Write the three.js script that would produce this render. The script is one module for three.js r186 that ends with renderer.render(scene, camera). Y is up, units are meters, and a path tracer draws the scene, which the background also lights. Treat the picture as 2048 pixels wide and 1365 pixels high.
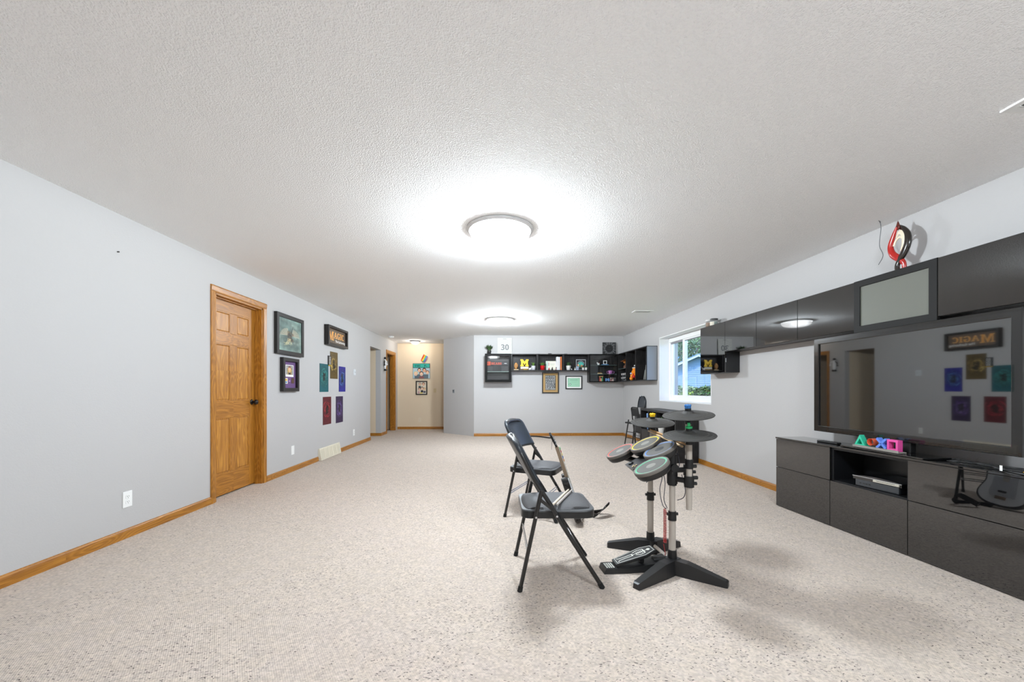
import * as THREE from 'three';
import { RoundedBoxGeometry } from 'three/addons/geometries/RoundedBoxGeometry.js';
import { ConvexGeometry } from 'three/addons/geometries/ConvexGeometry.js';
import { mergeGeometries } from 'three/addons/utils/BufferGeometryUtils.js';
import { Sky } from 'three/addons/objects/Sky.js';

// ---------------------------------------------------------------- camera, sky, sun, exposure
const scene = new THREE.Scene();
const F = 790, TURN = 0.0389, HY = 779.6, CH = 1.115;          // focal length in pixels, turn to the right, horizon row, eye height
const camera = new THREE.PerspectiveCamera(2 * Math.atan(682.5 / F) * 180 / Math.PI, 2048 / 1365, 0.05, 300);
camera.position.set(0, CH, 0);
camera.rotation.y = -TURN;
camera.setViewOffset(2048, 1365, 0, -(HY - 682.5), 2048, 1365);
const renderer = new THREE.WebGLRenderer({ antialias: true });
renderer.toneMapping = THREE.LinearToneMapping;
renderer.toneMappingExposure = 1.0;
renderer.shadowMap.enabled = true;
renderer.shadowMap.type = THREE.PCFSoftShadowMap;

const sky = new Sky();
sky.scale.setScalar(250);
sky.material.uniforms.turbidity.value = 10;
sky.material.uniforms.rayleigh.value = 0.25;
sky.material.uniforms.mieCoefficient.value = 0.004;
sky.material.uniforms.mieDirectionalG.value = 0.75;
const SUN_DIR = new THREE.Vector3(-0.45, 0.8, 0.35).normalize();
sky.material.uniforms.sunPosition.value.copy(SUN_DIR);
sky.name = 'sky';
scene.backgroundIntensity = 4;
scene.add(sky);
const sun = new THREE.DirectionalLight(0xfff2de, 6.0);
sun.name = 'sun';
sun.position.copy(SUN_DIR).multiplyScalar(60).add(new THREE.Vector3(14, 0, -26));
sun.target.position.set(14, 0, -26);
sun.castShadow = true;
Object.assign(sun.shadow.camera, { left: -40, right: 40, top: 40, bottom: -40, near: 1, far: 140 });
sun.shadow.mapSize.set(2048, 2048);
scene.add(sun, sun.target);
const LAMP = 18.4, LAMP_COLOR = new THREE.Color(0.835, 0.928, 1);

// ---------------------------------------------------------------- the room's measures (metres; D is distance ahead, z = -D)
const H = 2.41, XL = -2.78, XR = 3.066, DB = 9.44, DEND = 11.2;

// a pixel gives a direction; the plane it meets gives the distance
const ray = (px, py = HY) => { const a = (px - 1024) / F, c = Math.cos(TURN), s = Math.sin(TURN); return [a * c + s, (HY - py) / F, c - a * s]; };
const onX = (px, py, X) => { const r = ray(px, py), t = X / r[0]; return [X, CH + t * r[1], -t * r[2]]; };
const onD = (px, py, D) => { const r = ray(px, py), t = D / r[2]; return [t * r[0], CH + t * r[1], -D]; };
const onY = (px, py, Y) => { const r = ray(px, py), t = (Y - CH) / r[1]; return [t * r[0], Y, -t * r[2]]; };

// ---------------------------------------------------------------- helpers
let seed = 7;
const rnd = (a = 0, b = 1) => { seed = (seed * 1664525 + 1013904223) >>> 0; return a + (b - a) * seed / 4294967296; };
const names = new Map();
function numbered(n) { const k = names.get(n) ?? 0; names.set(n, k + 1); return k ? `${n}_${String(k).padStart(3, '0')}` : n; }
const V = (x, y, z) => new THREE.Vector3(x, y, z);

function metreUV(g, turn) {
  const p = g.attributes.position, n = g.attributes.normal, uv = new Float32Array(p.count * 2);
  for (let i = 0; i < p.count; i++) {
    const ax = Math.abs(n.getX(i)), ay = Math.abs(n.getY(i)), az = Math.abs(n.getZ(i));
    let u, v;
    if (ax >= ay && ax >= az) { u = p.getZ(i); v = p.getY(i); } else if (ay >= az) { u = p.getX(i); v = p.getZ(i); } else { u = p.getX(i); v = p.getY(i); }
    if (turn) [u, v] = [v, u];
    uv[2 * i] = u; uv[2 * i + 1] = v;
  }
  g.setAttribute('uv', new THREE.BufferAttribute(uv, 2));
}
function fin(g, keepUV, turn) {
  if (g.index) g = g.toNonIndexed();
  if (!g.attributes.normal) g.computeVertexNormals();
  for (const k of Object.keys(g.attributes)) if (!['position', 'normal', 'uv', 'color'].includes(k)) g.deleteAttribute(k);
  if (!keepUV || !g.attributes.uv) metreUV(g, turn);
  g.clearGroups();
  return g;
}
// box by centre
function B(w, h, d, x = 0, y = 0, z = 0, r = 0, turn = false) {
  const g = r ? new RoundedBoxGeometry(w, h, d, 2, Math.min(r, w / 2.01, h / 2.01, d / 2.01)) : new THREE.BoxGeometry(w, h, d);
  g.translate(x, y, z);
  return fin(g, false, turn);
}
// box by limits
const BL = (x0, x1, y0, y1, z0, z1, r = 0, turn = false) => B(Math.abs(x1 - x0), Math.abs(y1 - y0), Math.abs(z1 - z0), (x0 + x1) / 2, (y0 + y1) / 2, (z0 + z1) / 2, r, turn);
// cylinder / cone between two points
function cyl(a, b, r0, r1 = r0, seg = 20) {
  a = V(...a); b = V(...b);
  const d = b.clone().sub(a), g = new THREE.CylinderGeometry(r1, r0, d.length(), seg);
  g.applyQuaternion(new THREE.Quaternion().setFromUnitVectors(V(0, 1, 0), d.clone().normalize()));
  g.translate((a.x + b.x) / 2, (a.y + b.y) / 2, (a.z + b.z) / 2);
  return fin(g);
}
function tube(pts, r, n = 48, closed = false, seg = 10, tension = 0.5) {
  return fin(new THREE.TubeGeometry(new THREE.CatmullRomCurve3(pts.map((p) => V(...p)), closed, tension === 0.5 ? 'centripetal' : 'catmullrom', tension), n, r, seg, closed));
}
const ball = (r, x, y, z, seg = 16) => fin(new THREE.SphereGeometry(r, seg, Math.max(6, seg / 2 | 0)).translate(x, y, z));
const lathe = (prof, seg = 32) => fin(new THREE.LatheGeometry(prof.map(([r, y]) => new THREE.Vector2(r, y)), seg));
function shapeOf(pts) { const s = new THREE.Shape(); pts.forEach(([x, y], i) => (i ? s.lineTo(x, y) : s.moveTo(x, y))); s.closePath(); return s; }
function ext(shape, depth, bevel = 0, holes = [], curve = 8) {
  const s = Array.isArray(shape) ? shapeOf(shape) : shape;
  for (const h of holes) s.holes.push(Array.isArray(h) ? shapeOf(h) : h);
  return fin(new THREE.ExtrudeGeometry(s, { depth, bevelEnabled: bevel > 0, bevelThickness: bevel, bevelSize: bevel, bevelSegments: 2, curveSegments: curve }));
}
function roundRect(w, h, r) {
  const s = new THREE.Shape(), x = -w / 2, y = -h / 2;
  s.moveTo(x + r, y); s.lineTo(x + w - r, y); s.quadraticCurveTo(x + w, y, x + w, y + r); s.lineTo(x + w, y + h - r); s.quadraticCurveTo(x + w, y + h, x + w - r, y + h);
  s.lineTo(x + r, y + h); s.quadraticCurveTo(x, y + h, x, y + h - r); s.lineTo(x, y + r); s.quadraticCurveTo(x, y, x + r, y);
  return s;
}
// solid sheet that follows f(u, v) and is th thick
function slab(f, nu, nv, th) {
  const P = [], N = [], at = (i, j) => i * (nv + 1) + j;
  for (let i = 0; i <= nu; i++) for (let j = 0; j <= nv; j++) P.push(V(...f(i / nu, j / nv)));
  for (let i = 0; i <= nu; i++) for (let j = 0; j <= nv; j++) {
    const du = P[at(Math.min(i + 1, nu), j)].clone().sub(P[at(Math.max(i - 1, 0), j)]), dv = P[at(i, Math.min(j + 1, nv))].clone().sub(P[at(i, Math.max(j - 1, 0))]);
    N.push(du.cross(dv).normalize());
  }
  const pos = [], idx = [], n = P.length;
  P.forEach((p, k) => pos.push(...p.clone().addScaledVector(N[k], th / 2).toArray()));
  P.forEach((p, k) => pos.push(...p.clone().addScaledVector(N[k], -th / 2).toArray()));
  for (let i = 0; i < nu; i++) for (let j = 0; j < nv; j++) {
    const a = at(i, j), b = at(i + 1, j), c = at(i + 1, j + 1), d = at(i, j + 1);
    idx.push(a, b, c, a, c, d, n + a, n + c, n + b, n + a, n + d, n + c);
  }
  const rim = [];
  for (let i = 0; i < nu; i++) rim.push([at(i, 0), at(i + 1, 0)]);
  for (let j = 0; j < nv; j++) rim.push([at(nu, j), at(nu, j + 1)]);
  for (let i = nu; i > 0; i--) rim.push([at(i, nv), at(i - 1, nv)]);
  for (let j = nv; j > 0; j--) rim.push([at(0, j), at(0, j - 1)]);
  for (const [a, b] of rim) idx.push(a, n + a, b, b, n + a, n + b);
  const g = new THREE.BufferGeometry();
  g.setAttribute('position', new THREE.Float32BufferAttribute(pos, 3));
  g.setIndex(idx);
  g.computeVertexNormals();
  return fin(g);
}
const hull = (pts) => fin(new ConvexGeometry(pts.map((p) => V(...p))));
// rectangular picture frame (outer w x h, bar b wide, d deep), front at z = d
function frameGeo(w, h, b, d, mitre = 0.003) {
  const o = shapeOf([[-w / 2, -h / 2], [w / 2, -h / 2], [w / 2, h / 2], [-w / 2, h / 2]]);
  const i = shapeOf([[-w / 2 + b, -h / 2 + b], [-w / 2 + b, h / 2 - b], [w / 2 - b, h / 2 - b], [w / 2 - b, -h / 2 + b]]);
  return ext(o, d - mitre, Math.min(mitre, b / 4), [i]).translate(0, 0, mitre * 0.5);
}
function merged(list) {
  list = [].concat(list).flat();
  if (list.length === 1) return list[0];
  const col = list.some((g) => g.attributes.color);
  if (col) for (const g of list) if (!g.attributes.color) g.setAttribute('color', new THREE.BufferAttribute(new Float32Array(g.attributes.position.count * 3).fill(1), 3));
  return mergeGeometries(list, false);
}
function mesh(name, geos, material, parent) {
  const m = new THREE.Mesh(merged(geos), material);
  m.name = parent ? name : numbered(name);
  m.castShadow = m.receiveShadow = true;
  (parent ?? scene).add(m);
  return m;
}
const part = (parent, name, geos, material, label) => { const m = mesh(name, geos, material, parent); if (label) m.userData.label = label; return m; };
function sub(parent, name) { const g = new THREE.Group(); g.name = name; parent.add(g); return g; }
function thing(name, label, category, pos = [0, 0, 0], turn = 0, group) {
  const o = new THREE.Group();
  o.name = numbered(name);
  o.position.set(...pos);
  o.rotation.y = turn;
  o.userData = { label, category };
  if (group) o.userData.group = group;
  scene.add(o);
  return o;
}
function tag(m, label, category, group) { Object.assign(m.userData, { label, category }); if (group) m.userData.group = group; return m; }
function struct(name, geos, material, label) { const m = mesh(name, geos, material); m.userData.kind = 'structure'; if (label) m.userData.label = label; return m; }
const LEFT = Math.PI / 2, RIGHT = -Math.PI / 2;                 // turn of things on the left and the right wall; the back wall needs none

// ---------------------------------------------------------------- textures
function noiseGrid(n, s) { const a = new Float32Array(n * n), k = seed; seed = s; for (let i = 0; i < a.length; i++) a[i] = rnd(); seed = k; return a; }
function tileNoise(n, s) {
  const a = noiseGrid(n, s);
  return (x, y) => {
    x *= n; y *= n;
    const xi = Math.floor(x), yi = Math.floor(y), fx = x - xi, fy = y - yi, sx = fx * fx * (3 - 2 * fx), sy = fy * fy * (3 - 2 * fy);
    const m = (i, j) => a[(((j % n) + n) % n) * n + (((i % n) + n) % n)];
    return (m(xi, yi) * (1 - sx) + m(xi + 1, yi) * sx) * (1 - sy) + (m(xi, yi + 1) * (1 - sx) + m(xi + 1, yi + 1) * sx) * sy;
  };
}
function dataTex(w, h, f, size, srgb) {
  const d = new Uint8Array(w * h * 4);
  const o = [0, 0, 0];
  for (let j = 0; j < h; j++) for (let i = 0; i < w; i++) {
    f(i / w, j / h, o, i, j);
    const k = (j * w + i) * 4;
    d[k] = Math.max(0, Math.min(255, o[0])); d[k + 1] = Math.max(0, Math.min(255, o[1])); d[k + 2] = Math.max(0, Math.min(255, o[2])); d[k + 3] = 255;
  }
  const t = new THREE.DataTexture(d, w, h);
  t.wrapS = t.wrapT = THREE.RepeatWrapping;
  t.magFilter = THREE.LinearFilter; t.minFilter = THREE.LinearMipmapLinearFilter; t.generateMipmaps = true;
  if (srgb) t.colorSpace = THREE.SRGBColorSpace;
  if (size) t.repeat.set(1 / size[0], 1 / size[1]);
  t.needsUpdate = true;
  return t;
}
function print(w, h, draw) {
  const c = document.createElement('canvas');
  c.width = w; c.height = h;
  const x = c.getContext('2d');
  draw(x, w, h);
  const t = new THREE.CanvasTexture(c);
  t.colorSpace = THREE.SRGBColorSpace;
  return t;
}
// flat printed sheet facing +z, centre at x, y, z
function sheet(parent, name, w, h, z, texture, x = 0, y = 0, rough = 0.6, label) {
  const g = new THREE.PlaneGeometry(w, h); g.translate(x, y, z);
  return part(parent, name, fin(g, true), new THREE.MeshStandardMaterial({ map: texture, roughness: rough }), label);
}
const mat = (color, roughness = 0.6, o = {}) => new THREE.MeshStandardMaterial({ color, roughness, ...o });
const phys = (color, roughness, o = {}) => new THREE.MeshPhysicalMaterial({ color, roughness, ...o });

// carpet: rows of loops with dark flecks, 2.4 m tile
const CT = 2.4, CN = 2048;
const carpet = (() => {
  const n1 = tileNoise(9, 11), n2 = tileNoise(60, 12), n3 = tileNoise(300, 13), n4 = tileNoise(4, 14);
  const fleck = new Float32Array(CN * CN);
  seed = 91;
  for (let k = 0; k < 19000; k++) {
    let x = rnd(), y = rnd();
    if (n1(x, y) * 0.6 + n4(x, y) * 0.4 < rnd(0.2, 0.72)) continue;
    const len = rnd(3, 10) | 0, wid = rnd(2, 5) | 0, s = Math.pow(rnd(), 1.4) * 0.75 + 0.22, skew = rnd(-0.6, 0.6);
    for (let i = 0; i < len; i++) for (let j = 0; j < wid; j++) {
      const u = ((x * CN | 0) + i + CN) % CN, v = ((y * CN | 0) + j + Math.round(i * skew) + CN) % CN;
      fleck[v * CN + u] = Math.max(fleck[v * CN + u], s * rnd(0.6, 1));
    }
  }
  const loop = (i, j) => { const row = Math.floor(j / 6), a = Math.abs(Math.sin(Math.PI * (i + (row % 2) * 4) / 8)), b = Math.abs(Math.sin(Math.PI * j / 6)); return Math.sqrt(a * b); };
  const map = dataTex(CN, CN, (u, v, o, i, j) => {
    const f = fleck[j * CN + i], m = 0.955 + 0.03 * n2(u, v) + 0.02 * (n1(u, v) - 0.5) + 0.16 * (n3(u, v) - 0.5);
    const warm = n2(v, u);
    o[0] = (208 + 2 * warm) * m * (1 - 0.72 * f); o[1] = (194 + 1 * warm) * m * (1 - 0.74 * f); o[2] = (183 - 2 * warm) * m * (1 - 0.72 * f);
  }, [CT, CT], true);
  const bump = dataTex(CN, CN, (u, v, o, i, j) => { o[0] = o[1] = o[2] = 190 * loop(i, j) * (0.9 + 0.1 * n2(u, v)) + 60 * n3(u, v); }, [CT, CT]);
  return new THREE.MeshStandardMaterial({ map, bumpMap: bump, bumpScale: 0.003, roughness: 0.97 });
})();
// sprayed popcorn ceiling, 2 m tile
const popcorn = (() => {
  const N = 2048, hgt = new Float32Array(N * N);
  seed = 17;
  for (let k = 0; k < 95000; k++) {
    const x = rnd() * N, y = rnd() * N, r = rnd(1.6, 4.2), a = rnd(0.45, 1);
    for (let j = -5; j <= 5; j++) for (let i = -5; i <= 5; i++) {
      const q = Math.hypot(i + x % 1, j + y % 1) / r;
      if (q >= 1) continue;
      const at = ((((y | 0) + j + N) % N) * N) + (((x | 0) + i + N) % N);
      hgt[at] = Math.max(hgt[at], a * Math.sqrt(1 - q * q));
    }
  }
  const n = tileNoise(300, 5);
  const bump = dataTex(N, N, (u, v, o, i, j) => { o[0] = o[1] = o[2] = 215 * hgt[j * N + i] + 40 * n(u, v); }, [2, 2]);
  return new THREE.MeshStandardMaterial({ color: 0xfcfcfc, bumpMap: bump, bumpScale: 0.003, roughness: 0.95 });
})();
// rolled wall paint
const paintBump = (() => { const a = tileNoise(90, 21), b = tileNoise(200, 22); return dataTex(512, 512, (u, v, o) => { o[0] = o[1] = o[2] = 130 * a(u, v) + 110 * b(u, v); }, [0.7, 0.7]); })();
const paint = (color, o = {}) => new THREE.MeshStandardMaterial({ color, roughness: 0.75, bumpMap: paintBump, bumpScale: 0.0006, ...o });
const WALL = paint(0xbab8b7), WALL_GREY = paint(0xb9bfc8), BEIGE = paint(0xe0cdb2), WHITE_PAINT = paint(0xf2f2f2, { roughness: 0.5 });
// oak: long grain along v
function oakTex(s, dark, light) {
  const a = tileNoise(7, s), b = tileNoise(64, s + 1), c = tileNoise(16, s + 2), d = tileNoise(256, s + 3);
  return dataTex(512, 1024, (u, v, o) => {
    const bend = 0.35 * a(u * 0.6, v * 0.5) + 0.12 * c(u, v * 0.3);
    const rings = 0.5 + 0.5 * Math.sin((u * 9 + bend * 16) * Math.PI * 2);
    const pore = d(u, v * 0.06) > 0.66 ? 0.35 : 0;
    const t = Math.min(1, Math.max(0, 0.35 + 0.33 * Math.pow(rings, 1.6) + 0.35 * (b(u, v * 0.12) - 0.5) - pore * 0.6));
    for (let k = 0; k < 3; k++) o[k] = dark[k] + (light[k] - dark[k]) * t;
  }, [0.55, 1.3], true);
}
const OAK_MAP = oakTex(31, [134, 82, 20], [202, 140, 54]);
const OAK = new THREE.MeshStandardMaterial({ map: OAK_MAP, roughness: 0.38 });
const OAK_PANEL = new THREE.MeshStandardMaterial({ map: oakTex(47, [146, 90, 24], [218, 158, 68]), roughness: 0.38 });
// furniture surfaces
const weave = (() => { const a = tileNoise(128, 71), b = tileNoise(8, 72); return dataTex(512, 512, (u, v, o) => { const t = 0.75 + 0.5 * (a(u, v * 0.05) - 0.5) + 0.2 * (b(u, v) - 0.5); o[0] = 48 * t; o[1] = 46 * t; o[2] = 46 * t; }, [0.5, 0.5], true); })();
const BLACK_OAK = new THREE.MeshPhysicalMaterial({ map: weave, roughness: 0.4, specularIntensity: 0.55 });
const GLOSS = phys(0x0b0b0c, 0.022, { ior: 1.8, clearcoat: 0.6, clearcoatRoughness: 0.02 });
const BLACK_IN = mat(0x0d0c0c, 0.6);
const BLACK = mat(0x141415, 0.45), BLACK_SATIN = mat(0x18191b, 0.32), RUBBER = mat(0x101010, 0.8);
const CHROME = mat(0xc9cdd2, 0.18, { metalness: 1 });
const BRONZE = mat(0x2a2421, 0.35, { metalness: 0.6 });
const WHITE_PL = mat(0xeeeeec, 0.4), IVORY = mat(0xd8c39a, 0.45), VINYL = mat(0xf6f7f7, 0.35);
const GLASS = phys(0xffffff, 0.02, { transmission: 1, thickness: 0, ior: 1.5 });
const LEAF = (c) => phys(c, 0.75, { transmission: 0.25, thickness: 0, side: THREE.DoubleSide });

// ---------------------------------------------------------------- the setting
struct('floor', BL(-5.1, 3.4, -0.12, 0, 3.1, -11.4), carpet, 'cream loop-pile carpet with dark flecks');
struct('ceiling', BL(-5.1, 3.4, H, H + 0.12, 3.1, -11.4), popcorn, 'white sprayed popcorn-textured ceiling');
const segL = (d0, d1, y0 = 0, y1 = H) => BL(XL - 0.12, XL, y0, y1, -d0, -d1);
const D1 = [4.013, 4.81], DO = [8.81, 9.6], D2 = [10.12, 10.9];
struct('wall_left', [segL(-3, D1[0]), segL(D1[0], D1[1], 2.078), segL(D1[1], DO[0]), segL(DO[0], DO[1], 2.07), segL(DO[1], D2[0]), segL(D2[0], D2[1], 2.06), segL(D2[1], DEND)], WALL, 'pale blue-grey painted wall with the oak door');
struct('wall_back', BL(-0.54, 3.4, 0, H, -DB, -DB - 0.12), WALL, 'pale blue-grey wall behind the shelf units');
const WY = [0.9, 2.087], WD = [5.53, 7.33];
struct('wall_right', [BL(XR, XR + 0.3, 0, H, 3, -WD[0]), BL(XR, XR + 0.3, 0, H, -WD[1], -DB - 0.12), BL(XR, XR + 0.3, 0, WY[0], -WD[0], -WD[1]), BL(XR, XR + 0.3, WY[1], H, -WD[0], -WD[1])], WALL, 'pale blue-grey wall with the window');
{ // slanted wall between the back wall and the hallway
  const a = [-0.54, DB], b = [-1.36, 10.2], n = [0.68, 0.733].map((q) => q * 0.1);
  const s = [[a[0], a[1]], [b[0], b[1]], [b[0] + n[0], b[1] + n[1]], [a[0] + n[0] * 1.6, a[1] + n[1] * 1.6]];
  struct('wall_slanted', hull(s.flatMap(([x, d]) => [[x, 0, -d], [x, H, -d]])), WALL, 'slanted grey-blue wall beside the hallway');
}
struct('wall_hall', BL(-5, 1.3, 0, H, -DEND, -DEND - 0.12), BEIGE, 'cream wall at the end of the hallway');
struct('wall_hall_side', BL(1.2, 1.3, 0, H, -DB - 0.12, -DEND), BEIGE);
struct('wall_side_room', BL(-5, XL - 0.12, 0, H, -9.6, -9.7), BEIGE);
struct('wall_side_room_outer', BL(-5.1, -5, 0, H, 3, -11.32), BEIGE);
struct('wall_rear', BL(-5, XR + 0.3, 0, H, 3, 3.12), WALL);
// white window reveal boards
struct('trim_1', [BL(XR - 0.003, XR + 0.26, WY[0], WY[0] + 0.012, -WD[0], -WD[1]), BL(XR - 0.003, XR + 0.26, WY[1] - 0.012, WY[1], -WD[0], -WD[1]),
  BL(XR - 0.003, XR + 0.26, WY[0] + 0.012, WY[1] - 0.012, -WD[1], -WD[1] + 0.012), BL(XR - 0.003, XR + 0.26, WY[0] + 0.012, WY[1] - 0.012, -WD[0], -WD[0] - 0.012)], WHITE_PAINT, 'white painted window reveal');
// baseboards
const bbProfile = (len) => { const g = ext([[0, 0], [0.014, 0], [0.014, 0.046], [0.011, 0.058], [0.007, 0.066], [0, 0.07]], len); metreUV(g, true); return g; };
function baseboard(name, x0, d0, x1, d1) {           // the room lies to the left of the way from 0 to 1, seen from above with D up
  const len = Math.hypot(x1 - x0, d1 - d0), g = bbProfile(len), m = mesh(name, g, OAK);
  m.userData.kind = 'structure';
  m.position.set(x0, 0, -d0);
  m.rotation.y = Math.atan2(x1 - x0, -(d1 - d0));
  return m;
}
baseboard('baseboard_left', XL, 3.948, XL, -2.98);
baseboard('baseboard_left', XL, 6.26, XL, 4.876);
baseboard('baseboard_left', XL, DO[0], XL, 7.05);
baseboard('baseboard_left', XL, 10.05, XL, DO[1]);
baseboard('baseboard_hall', XL + 0.014, DO[1], XL - 0.12, DO[1]);
baseboard('baseboard_hall', XL - 0.12, DO[1], -4.9, DO[1]);
baseboard('baseboard_hall', 1.2, DEND, XL, DEND);
baseboard('baseboard_back', XR, DB, -0.54, DB);
baseboard('baseboard_right', XR, -2.98, XR, DB);

// oak doors
function casing(parent, w, h, open) {                 // open: clear width; local x to the right, z out of the wall, y from the floor
  const c = 0.065, p = [[0, 0], [c, 0], [c, -0.011], [c - 0.012, -0.017], [0.012, -0.012], [0, -0.008]];
  const up = (len, flip) => { const g = ext(p, len); g.rotateX(-Math.PI / 2); if (flip) g.scale(-1, 1, 1); metreUV(g); if (flip) flipFaces(g); return g; };
  const s1 = part(parent, 'casing', up(h + c * 0.0, true).translate(-open / 2, 0, 0), OAK), s2 = part(parent, 'casing', up(h).translate(open / 2, 0, 0), OAK);
  const t = ext(p, open + 2 * c); t.rotateX(-Math.PI / 2); t.rotateZ(Math.PI / 2); t.translate(open / 2 + c, h, 0); metreUV(t, true);
  part(parent, 'casing', t, OAK);
}
function flipFaces(g) { const p = g.attributes.position, n = g.attributes.normal, u = g.attributes.uv; for (let i = 0; i < p.count; i += 3) for (const a of [p, n, u]) for (let k = 0; k < a.itemSize; k++) { const t = a.array[(i + 1) * a.itemSize + k]; a.array[(i + 1) * a.itemSize + k] = a.array[(i + 2) * a.itemSize + k]; a.array[(i + 2) * a.itemSize + k] = t; } }
function leaf(parent, w, h, t, knobSide) {            // six-panel leaf, x from -w/2, base at y = 0, face at z = 0
  const L = sub(parent, 'leaf'), st = 0.105, mid = 0.1, pw = (w - 2 * st - mid) / 2;
  const rows = [[0.22, 0.58], [0.98, 0.6], [1.7, 0.22]];      // from, height of the three rows of panels
  const k = h / 2.04;
  part(L, 'stile', B(st, h, t, -w / 2 + st / 2, h / 2, -t / 2, 0.003), OAK); part(L, 'stile', B(st, h, t, w / 2 - st / 2, h / 2, -t / 2, 0.003), OAK);
  for (const [y, hh] of rows) part(L, 'mullion', B(mid, hh * k, t, 0, (y + hh / 2) * k, -t / 2, 0.003), OAK);
  let y = 0;
  for (const [a, hh] of [...rows, [2.04, 0]]) { const y1 = a * k; part(L, 'rail', B(w - 2 * st, y1 - y, t, 0, (y + y1) / 2, -t / 2, 0.003, true), OAK); y = (a + hh) * k; }
  for (const [a, hh] of rows) for (const s of [-1, 1]) {
    const cx = s * (mid / 2 + pw / 2), cy = (a + hh / 2) * k, ph = hh * k;
    const q = new THREE.Shape(); const iw = pw / 2 - 0.022, ih = ph / 2 - 0.022;
    q.moveTo(-iw, -ih); q.lineTo(iw, -ih); q.lineTo(iw, ih); q.lineTo(-iw, ih); q.closePath();
    const g = fin(new THREE.ExtrudeGeometry(q, { depth: 0.002, bevelEnabled: true, bevelThickness: 0.011, bevelSize: 0.021, bevelSegments: 1 }));
    g.translate(cx, cy, -0.017); metreUV(g);
    const P = part(L, 'panel', g, OAK_PANEL);
    // moulding round the panel
    const mo = frameGeo(pw, ph, 0.011, 0.008, 0.003).translate(cx, cy, -0.011); metreUV(mo);
    part(P, 'moulding', mo, OAK);
  }
  const K = sub(L, 'knob'), kx = knobSide * (w / 2 - 0.06), ky = 0.955;
  part(K, 'rosette', lathe([[0, 0.012], [0.02, 0.012], [0.03, 0.006], [0.031, 0]]).rotateX(Math.PI / 2).translate(kx, ky, 0), BRONZE);
  part(K, 'handle', lathe([[0.012, 0.008], [0.011, 0.03], [0.022, 0.036], [0.029, 0.05], [0.026, 0.064], [0.012, 0.07], [0, 0.071]]).rotateX(Math.PI / 2).translate(kx, ky, 0), BRONZE, 'dark bronze round door knob');
  return L;
}
function jamb(parent, open, h, depth, stopAt) {
  part(parent, 'jamb', [B(0.018, h, depth, -open / 2 + 0.009, h / 2, -depth / 2), B(0.018, h, depth, open / 2 - 0.009, h / 2, -depth / 2), B(open, 0.018, depth, 0, h - 0.009, -depth / 2, 0, true)], OAK);
  part(parent, 'door_stop', [B(0.011, h - 0.018, 0.03, -open / 2 + 0.0235, (h - 0.018) / 2, stopAt), B(0.011, h - 0.018, 0.03, open / 2 - 0.0235, (h - 0.018) / 2, stopAt), B(open - 0.036, 0.011, 0.03, 0, h - 0.0235, stopAt, 0, true)], OAK);
}
function doorAt(name, d0, d1, h) {
  const g = new THREE.Group(); g.name = name; g.userData = { kind: 'structure' };
  g.position.set(XL, 0, -(d0 + d1) / 2); g.rotation.y = LEFT; scene.add(g);
  return g;
}
{
  const o = D1[1] - D1[0], g = doorAt('door_1', ...D1);
  g.userData.label = 'closed six-panel oak door with dark knob';
  casing(g, o, 2.078, o); jamb(g, o, 2.078, 0.12, -0.062);
  const L = leaf(g, o - 0.042, 2.04, 0.035, 1); L.position.set(0, 0.014, -0.08);
}
{
  const o = D2[1] - D2[0], g = doorAt('door_2', ...D2);
  g.userData.label = 'oak hallway door standing open';
  casing(g, o, 2.06, o); jamb(g, o, 2.06, 0.12, -0.05);
  const piv = sub(g, 'swing'); piv.name = 'door_leaf'; piv.position.set(-o / 2 + 0.02, 0.014, -0.085); piv.rotation.y = 1.75;
  const L = leaf(piv, o - 0.042, 2.02, 0.035, 1); L.position.set((o - 0.042) / 2, 0, 0);
}
// window with two sashes and a rolled shade
{
  const g = new THREE.Group(); g.name = 'window_1'; g.userData = { kind: 'structure', label: 'white sliding window in a deep reveal' };
  const w = WD[1] - WD[0] - 0.024, h = WY[1] - WY[0] - 0.024;
  g.position.set(XR + 0.24, (WY[0] + WY[1]) / 2, -(WD[0] + WD[1]) / 2); g.rotation.y = RIGHT; scene.add(g);
  part(g, 'frame', frameGeo(w, h, 0.05, 0.06), VINYL);
  const xm = -w / 2 + 0.57;
  const sash = (x0, x1, z) => {
    const S = sub(g, 'sash'), cw = x1 - x0, cx = (x0 + x1) / 2, hh = h - 0.09;
    part(S, 'sash_frame', frameGeo(cw, hh, 0.055, 0.03).translate(cx, 0, z), VINYL);
    part(S, 'pane', fin(new THREE.PlaneGeometry(cw - 0.1, hh - 0.1).translate(cx, 0, z + 0.012)), GLASS, 'clear window glass');
    return S;
  };
  sash(-w / 2 + 0.04, xm + 0.03, 0.002); 
  const S = sash(xm - 0.03, w / 2 - 0.04, 0.028);
  part(S, 'latch', B(0.016, 0.07, 0.014, xm, 0.02, 0.062, 0.004), VINYL);
}
{
  const s = thing('roller_shade', 'rolled-up white shade with grey hem at the top of the window', 'shade', [XR + 0.2, WY[1] - 0.012, -(WD[0] + WD[1]) / 2], RIGHT);
  const w = WD[1] - WD[0] - 0.05;
  part(s, 'cassette', B(w, 0.085, 0.07, 0, -0.0435, 0.0, 0.012), WHITE_PL);
  part(s, 'hem', B(w - 0.03, 0.03, 0.02, 0, -0.102, 0.0, 0.004), mat(0x8d8b90, 0.6));
}

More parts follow.
